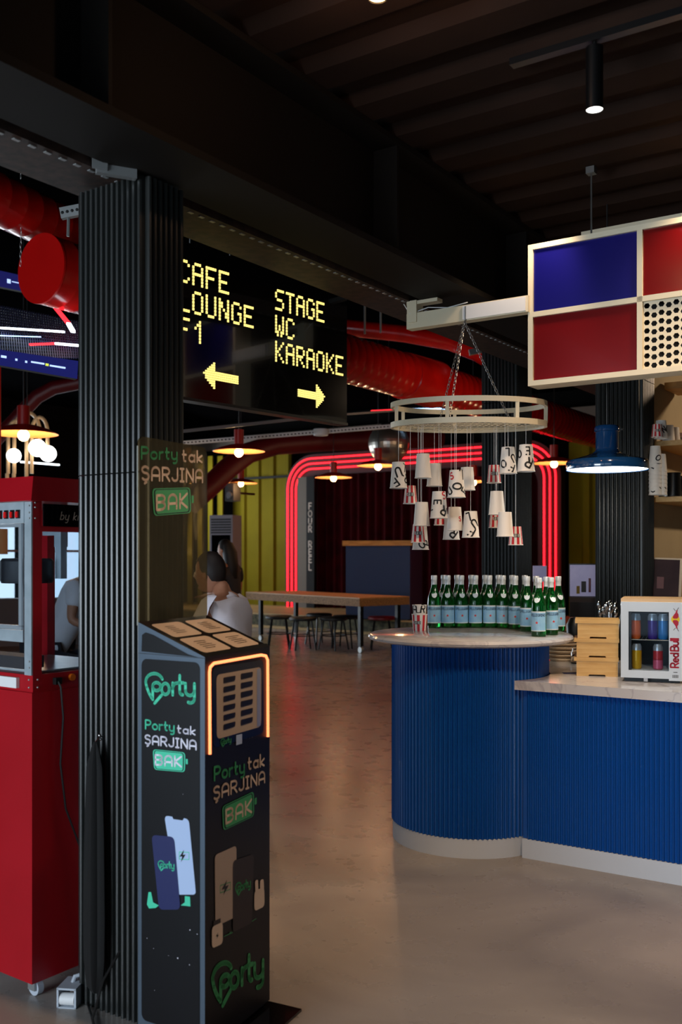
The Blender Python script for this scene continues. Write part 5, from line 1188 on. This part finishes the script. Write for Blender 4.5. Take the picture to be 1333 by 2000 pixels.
for j, (px, n, off) in enumerate(((1281, 9, .1), (1291, 7, .12))):
    for i in range(n):
        p = wallp(px, zs2 + .0005 + i * .0225, off)
        root = thing('paper_cup', 'lettered cup, %s the %s nested stack on lower shelf' % (('lowest of', 'second from the bottom of', 'third from the bottom of', 'fourth from the bottom of', 'fifth from the bottom of', 'sixth from the bottom of', 'seventh from the bottom of', 'eighth from the bottom of', 'topmost of')[i if i < n - 1 else 8], ('left taller', 'right shorter')[j]), 'cup', p, i * .9, 'stacked cups on the lower shelf')
        cup_mesh(root, 'letter', True, .1, .028, .037, [(random.choice('OCSUR'), -40 + 20 * (i % 4), .03, 40 * i, .03, 'ink')])
for px, off, lab, m2 in ((1303, .10, 'dark steel mug on the lower shelf', 'steel'), (1316, .14, 'black jug on the lower shelf', 'blk'), (1329, .10, 'black cup at the right end of the lower shelf', 'blk')):
    p = wallp(px, zs2, off); root = thing('steel_mug' if m2 == 'steel' else 'black_jug', lab, 'mug', p)
    MB(m2).lathe([(0, 0), (.045, 0), (.047, .01), (.042, .13), (.046, .14), (.044, .14), (.039, .13), (.04, .012), (0, .01)], 24).build('vessel', root); MB(m2).tube([(.043, 0, .11), (.075, 0, .1), (.075, 0, .05), (.045, 0, .03)], .006, 8).build('handle', root)
# cream canopy above the bar's inner wall
m_ = MB('woodgold'); a = W(1276, 752, 5.9); sbox(m_, sW + .02, 3, tW + .25, tW + .55, 2.46, 2.5); tag(m_.build('canopy_board'), 'wooden canopy board above the bar shelves', 'board')
# monitor, second screen, cabinet on the back counter
bk0 = Cp(.36, 1.17); root = thing('back_counter', 'dark back counter behind the low bar counter', 'counter', bk0, -YB)
MB('wallblack').box(-.15, 3.0, 0, .38, 0, ZC - .03).build('cabinet', root); MB('woodgold').box(-.17, 3.0, 0, .38, ZC - .03, ZC).build('counter_top', root)
p = W(1298, 1150, 5.9); root = thing('computer_monitor', 'tilted dark monitor with beige edge by the shelves', 'monitor', (p.x, p.y, ZC + .345), R(-20))
root.rotation_euler = (R(-8), R(2), R(-22)); MB('plate').box(-.10, .095, .0, .02, -.06, .235).build('housing', root); MB('screendim').box(-.095, .08, -.004, .001, -.035, .225).build('display', root)
MB('darkred').box(-.045, -.005, -.006, -.0035, .05, .12).build('screen_emblem', root); MB('blk').bar((0, .012, -.05), (0, .06, -.31), .04, .02).build('stand', root); MB('blk').box(-.09, .09, -.03, .12, -.33, -.315).build('foot', root)
p = W(1141, 1190, 6.3); root = thing('brown_cabinet', 'dark brown cash drawer cabinet left of the cutlery', 'cabinet', (p.x, p.y, 0), R(-25))
zc_ = EYE - (1167 - HZ) / F * 6.3
MB('brownbox').box(-.09, .11, 0, .3, 0, zc_).build('body', root); MB('darkbrown').box(-.085, .105, -.004, 0, .5, zc_ - .03).build('front_panel', root)
p = W(1143, 1150, 6.35); root = thing('small_display', 'small screen showing pale bottle pictures above the brown cabinet', 'screen', (p.x, p.y + .05, zc_), R(-12))
wS, hS = 50 / F * 6.35, 63 / F * 6.35
MB('blk').box(-wS / 2 - .006, wS / 2 + .006, 0, .02, .0, hS + .008).build('housing', root); MB('screengrey').box(-wS / 2, wS / 2, -.003, .001, .004, hS).build('display', root)
mb = MB('darkbrown'); mb.box(-.01, .02, -.0045, -.003, .03, .1); mb.use('panelred').box(.035, .05, -.0045, -.003, .03, .12); mb.use('yellowtop').box(-.04, -.02, -.0045, -.003, .02, .07); mb.build('display_picture', root)
p = W(1054, 1130, 7.5); root = thing('wall_tablet', 'small grey screen edge showing just above the bottles', 'screen', (p.x, p.y, EYE - (1120 - HZ) / F * 7.5 - .9), 0); MB('screengrey').box(-.045, .05, 0, .02, .86, .955).build('display', root); MB('blk').box(-.01, .01, .02, .04, -.47 - .0, .9).build('pole', root)
root.location.z = 0.0 ; root.children[1].data.transform(Matrix.Translation((0, 0, 0))); 
for c in list(root.children): bpy.data.objects.remove(c)
zt_ = EYE - (1105 - HZ) / F * 7.5; MB('screengrey').box(-.045, .055, 0, .02, zt_ - .12, zt_).build('display', root); MB('blk').box(-.012, .012, .02, .04, .02, zt_ - .02).build('pole', root); MB('blk').box(-.14, .14, -.1, .14, 0, .02).build('foot', root)
# cutlery in a glass
d = dZ(1262, ZC); p = W(1190, 1262, 5.6); p.z = ZC
root = thing('cutlery_jar', 'glass jar packed with upright steel forks and spoons behind the wooden boxes', 'jar', p)
MB('glass').lathe([(0, 0), (.05, 0), (.055, .005), (.055, .15), (.053, .15), (.053, .01), (0, .008)], 28).build('glass', root)
for k in range(14):
    a = 2.4 * k; rr = .012 + .003 * k; ln = .275 + .02 * math.sin(k * 3); tx, ty = 1.35 * rr * math.cos(a), 1.35 * rr * math.sin(a)
    c_ = MB('chrome').tube([(rr * .7 * math.cos(a), rr * .7 * math.sin(a), .012), (tx, ty, ln)], .0025, 5)
    c_.ball((tx * 1.04, ty * 1.04, ln + .02), .011, 8, 6, (1, .35, 2.2)); tag(c_.build('spoon_%s' % 'x' if False else 'dinner_spoon', None, p), 'steel spoon standing in the glass cutlery jar', 'spoon', 'spoons in the cutlery jar')
# bamboo boxes
d = dZ(1321, ZC); base = W(1168, 1321, d); zz = ZC; wb = 84 / F * d
for i, (w_, x, dx2) in enumerate(((.196, 1167, 0), (.198, 1167.5, 0), (.196, 1169, 0))):
    p = W(x, 1321, d); lab = ('bamboo box at the bottom of the stack beside the mini fridge', 'middle bamboo box of the stack beside the mini fridge', 'topmost bamboo box of the stack, lid fully visible')[i]
    root = thing('bamboo_box', lab, 'box', (p.x, p.y, zz), R(-14), 'stacked bamboo boxes')
    ww = w_ / 2; hh = .074
    mb = MB('bamboo'); y1_ = .19
    mb.add([(-ww, 0, 0), (-ww * .45, 0, 0), (-ww * .38, 0, .008), (ww * .38, 0, .008), (ww * .45, 0, 0), (ww, 0, 0), (ww, 0, hh), (-ww, 0, hh)], [tuple(range(8))])
    mb.box(-ww, -ww * .4, .001, y1_, 0, .009); mb.box(ww * .4, ww, .001, y1_, 0, .009); mb.box(-ww, ww, .0008, y1_, .0085, hh); mb.build('box_body', root)
    MB('bamboo').box(-ww - .012, ww + .004, -.004, y1_ + .003, hh, hh + .018).build('lid', root)
    zz += hh + .0185
# glass jar, plates, purple card
p = W(1128, 1296, dZ(1296, ZC)); p.z = ZC; root = thing('glass_jar', 'small clear glass jar left of the bamboo boxes', 'jar', p)
MB('glass').lathe([(0, 0), (.03, 0), (.036, .008), (.036, .06), (.028, .075), (.028, .09), (.026, .09), (.026, .075), (.033, .058), (.033, .01), (0, .006)], 24).build('jar', root)
p = W(1100, 1300, 5.62); p.z = ZC
for i in range(6): 
    root = thing('wooden_plate', 'pale round plate, %s of the stack behind the round bar' % ('bottom', 'second', 'third', 'fourth', 'fifth', 'top')[i], 'plate', (p.x, p.y, ZC + i * .021), 0, 'stack of pale plates'); MB('plate').lathe([(0, 0), (.07, 0), (.085, .012), (.086, .018), (.083, .018), (.068, .006), (0, .005)], 32).build('plate', root)
p = W(1145, 1252, 5.75); p.z = ZC; root = thing('black_grinder', 'dark oval machine between plates and bamboo boxes', 'machine', p); MB('blk').lathe([(0, 0), (.05, 0), (.055, .02), (.045, .12), (.05, .2), (.03, .24), (0, .245)], 24).build('body', root); MB('chrome').tube([(.052, 0, .02), (.06, 0, .1), (.052, 0, .2)], .006, 8).build('steel_edge', root)
root.location = W(1124, 1262, 5.65); root.location.z = ZC
p = W(1108, 1315, dZ(1315, ZC)); tag(MB('navy').box(-.05, .06, -.015, .015, 0, .003).build('purple_card', None, (p.x + .03, p.y, ZC)), 'flat dark purple card on the marble worktop', 'card')
p = W(1104, 1285, 5.25); m_ = MB('orange'); m_.box(-.04, .04, -.03, .03, 0, .006)
# ------------------------------------------------------------------ mini fridge
yF = -R(19); fz = ZC; dF = dZ(1333, ZC) + .05; f0 = W(1215, 1333, dF)
wf = .27; hf = .375; df = .30
root = thing('mini_fridge', 'white countertop mini fridge with energy drink cans behind its glass door', 'fridge', (f0.x, f0.y, fz), yF)
T_ = .025; mb = MB('fridgewhite')
mb.box(0, T_, .02, df, .03, hf); mb.box(wf - T_, wf, .02, df, .03, hf); mb.box(T_, wf - T_, df - T_, df, .03, hf); mb.box(T_, wf - T_, .02, df - T_, .03, .055); mb.box(T_, wf - T_, .02, df - T_, hf - .03, hf); mb.build('cabinet', root)
MB('fridgein').box(T_, wf - T_, df - T_ - .004, df - T_ - .001, .055, hf - .03).build('inner_back', root)
MB('fridgetop').box(-.004, wf + .004, .0, df, hf, hf + .014).build('top_panel', root); MB('blk').box(.01, wf - .01, .03, df - .02, .0, .03).build('base', root)
dr = MB('fridgewhite'); a0_, a1_ = .032, .212; dr.box(-.003, a0_, -.014, .018, .02, hf); dr.box(a1_, wf + .003, -.014, .018, .012, hf); dr.box(a0_, a1_, -.014, .018, .02, .055); dr.box(a0_, a1_, -.014, .018, hf - .045, hf); dr = dr.build('door', root)
MB('pane').box(a0_, a1_, -.004, .0, .055, hf - .045).build('door_glass', dr)
MB('blk').box(a0_, a0_ + .012, -.002, .012, .055, hf - .045).build('door_gasket', dr)
MB('plastic').box(.10, .118, -.012, .004, .004, .0195).build('door_latch', root)
# vertical lettering and emblem on the door's right stile
mb = MB('logored'); ls, wd = text_lines('Red', .034, .16); cx = .2405
G['B2'] = G['B']
def vfn(u, v): return (cx + .013 - v, -.0148, .075 + u)
mb.strokes(ls, .0075, lambda u, v: vfn(u, v)); ls2, wd2 = text_lines('Bull', .034, .16); mb.strokes(ls2, .0075, lambda u, v: vfn(u + wd + .012, v)); mb.build('door_lettering', dr)
mb = MB('logoyellow'); ez = .275 + .022
mb.add([(cx + .019 * math.cos(2 * math.pi * k / 20), -.0148, ez + .019 * math.sin(2 * math.pi * k / 20)) for k in range(20)], [tuple(range(20))])
mb.use('logored')
for s in (-1, 1):
    q_ = [(-.012, .006), (-.009, .018), (.0, .030), (.004, .042), (.010, .046), (.008, .032), (.013, .024), (.014, .012), (.008, .004), (-.004, .003)]
    mb.add([(cx + a, -.0154, ez + s * b) for a, b in q_], [(0, 1, 8, 9), (1, 2, 7, 8), (2, 3, 5, 6), (2, 6, 7), (3, 4, 5)])
mb.use('ink')
for s in (-1, 1): mb.strokes([[(0, .040), (-.008, .050)], [(.008, .044), (.014, .054)]], .0022, lambda u, v, s=s: (cx + u, -.0156, ez + s * v))
mb.build('door_emblem', dr)
mb = MB('acdark'); 
for k in range(9): mb.box(cx - .013 + k * .003, cx - .0115 + k * .003, -.0149, -.0147, .026, .04)
mb.strokes([[(-.008, .052), (.008, .052)]], .003, lambda u, v: (cx + u, -.0149, v)); mb.build('small_print', dr)
sh_ = MB('galv'); 
for k in range(12): sh_.tube([(T_ + .008 + k * .0185, .03, .195), (T_ + .008 + k * .0185, df - .04, .195)], .0015, 5)
sh_.tube([(T_, .028, .195), (wf - T_, .028, .195)], .0025, 6); sh_.build('wire_shelf', root)
zlo, zhi = .0555, .1975
cols = [(.062, zhi, 'canorange', 'orange energy drink can on the fridge upper shelf', None), (.138, zhi, 'canpurple', 'purple energy drink can on the fridge upper shelf', None), (.185, zhi, 'canblue', 'blue energy drink can on the fridge upper shelf', None),
        (.066, zlo, 'canyellow', 'yellow energy drink can on the fridge floor', None), (.162, zlo, 'canred', 'red and pink energy drink can on the fridge floor', 'canpink')]
Mf = Matrix.Translation((f0.x, f0.y, fz)) @ Matrix.Rotation(yF, 4, 'Z')
for x, z, m2, lab, m3 in cols:
    root = thing('drink_can', lab, 'can', Mf @ Vector((x, .062, z)), 0, 'energy drink cans in the mini fridge')
    r = .0225; h = .118
    mb = MB(m2); mb.lathe([(0, .004), (.018, .0), (r, .008), (r, .05)], 24); mb.use(m3 or m2).lathe([(r, .05), (r, h - .03)], 24) if not m3 else None
    if m3: mb.use(m3).lathe([(.0228, .004), (.0228, .045)], 24); mb.use(m2).lathe([(r, .045), (r, h - .03)], 24)
    mb.use('silver').lathe([(r, h - .03), (r, h - .012), (.018, h - .002), (.018, h), (.016, h - .003), (0, h - .004)], 24); mb.build('can_body', root)
    MB('steel').box(-.006, .006, -.009, .006, h - .004, h - .001).build('pull_tab', root)
p_ = Mf @ Vector((.12, .06, hf - .035)); area('fridge_light', p_, p_ + Vector((0, .02, -1)), .14, .03, .008, (.9, .95, 1))
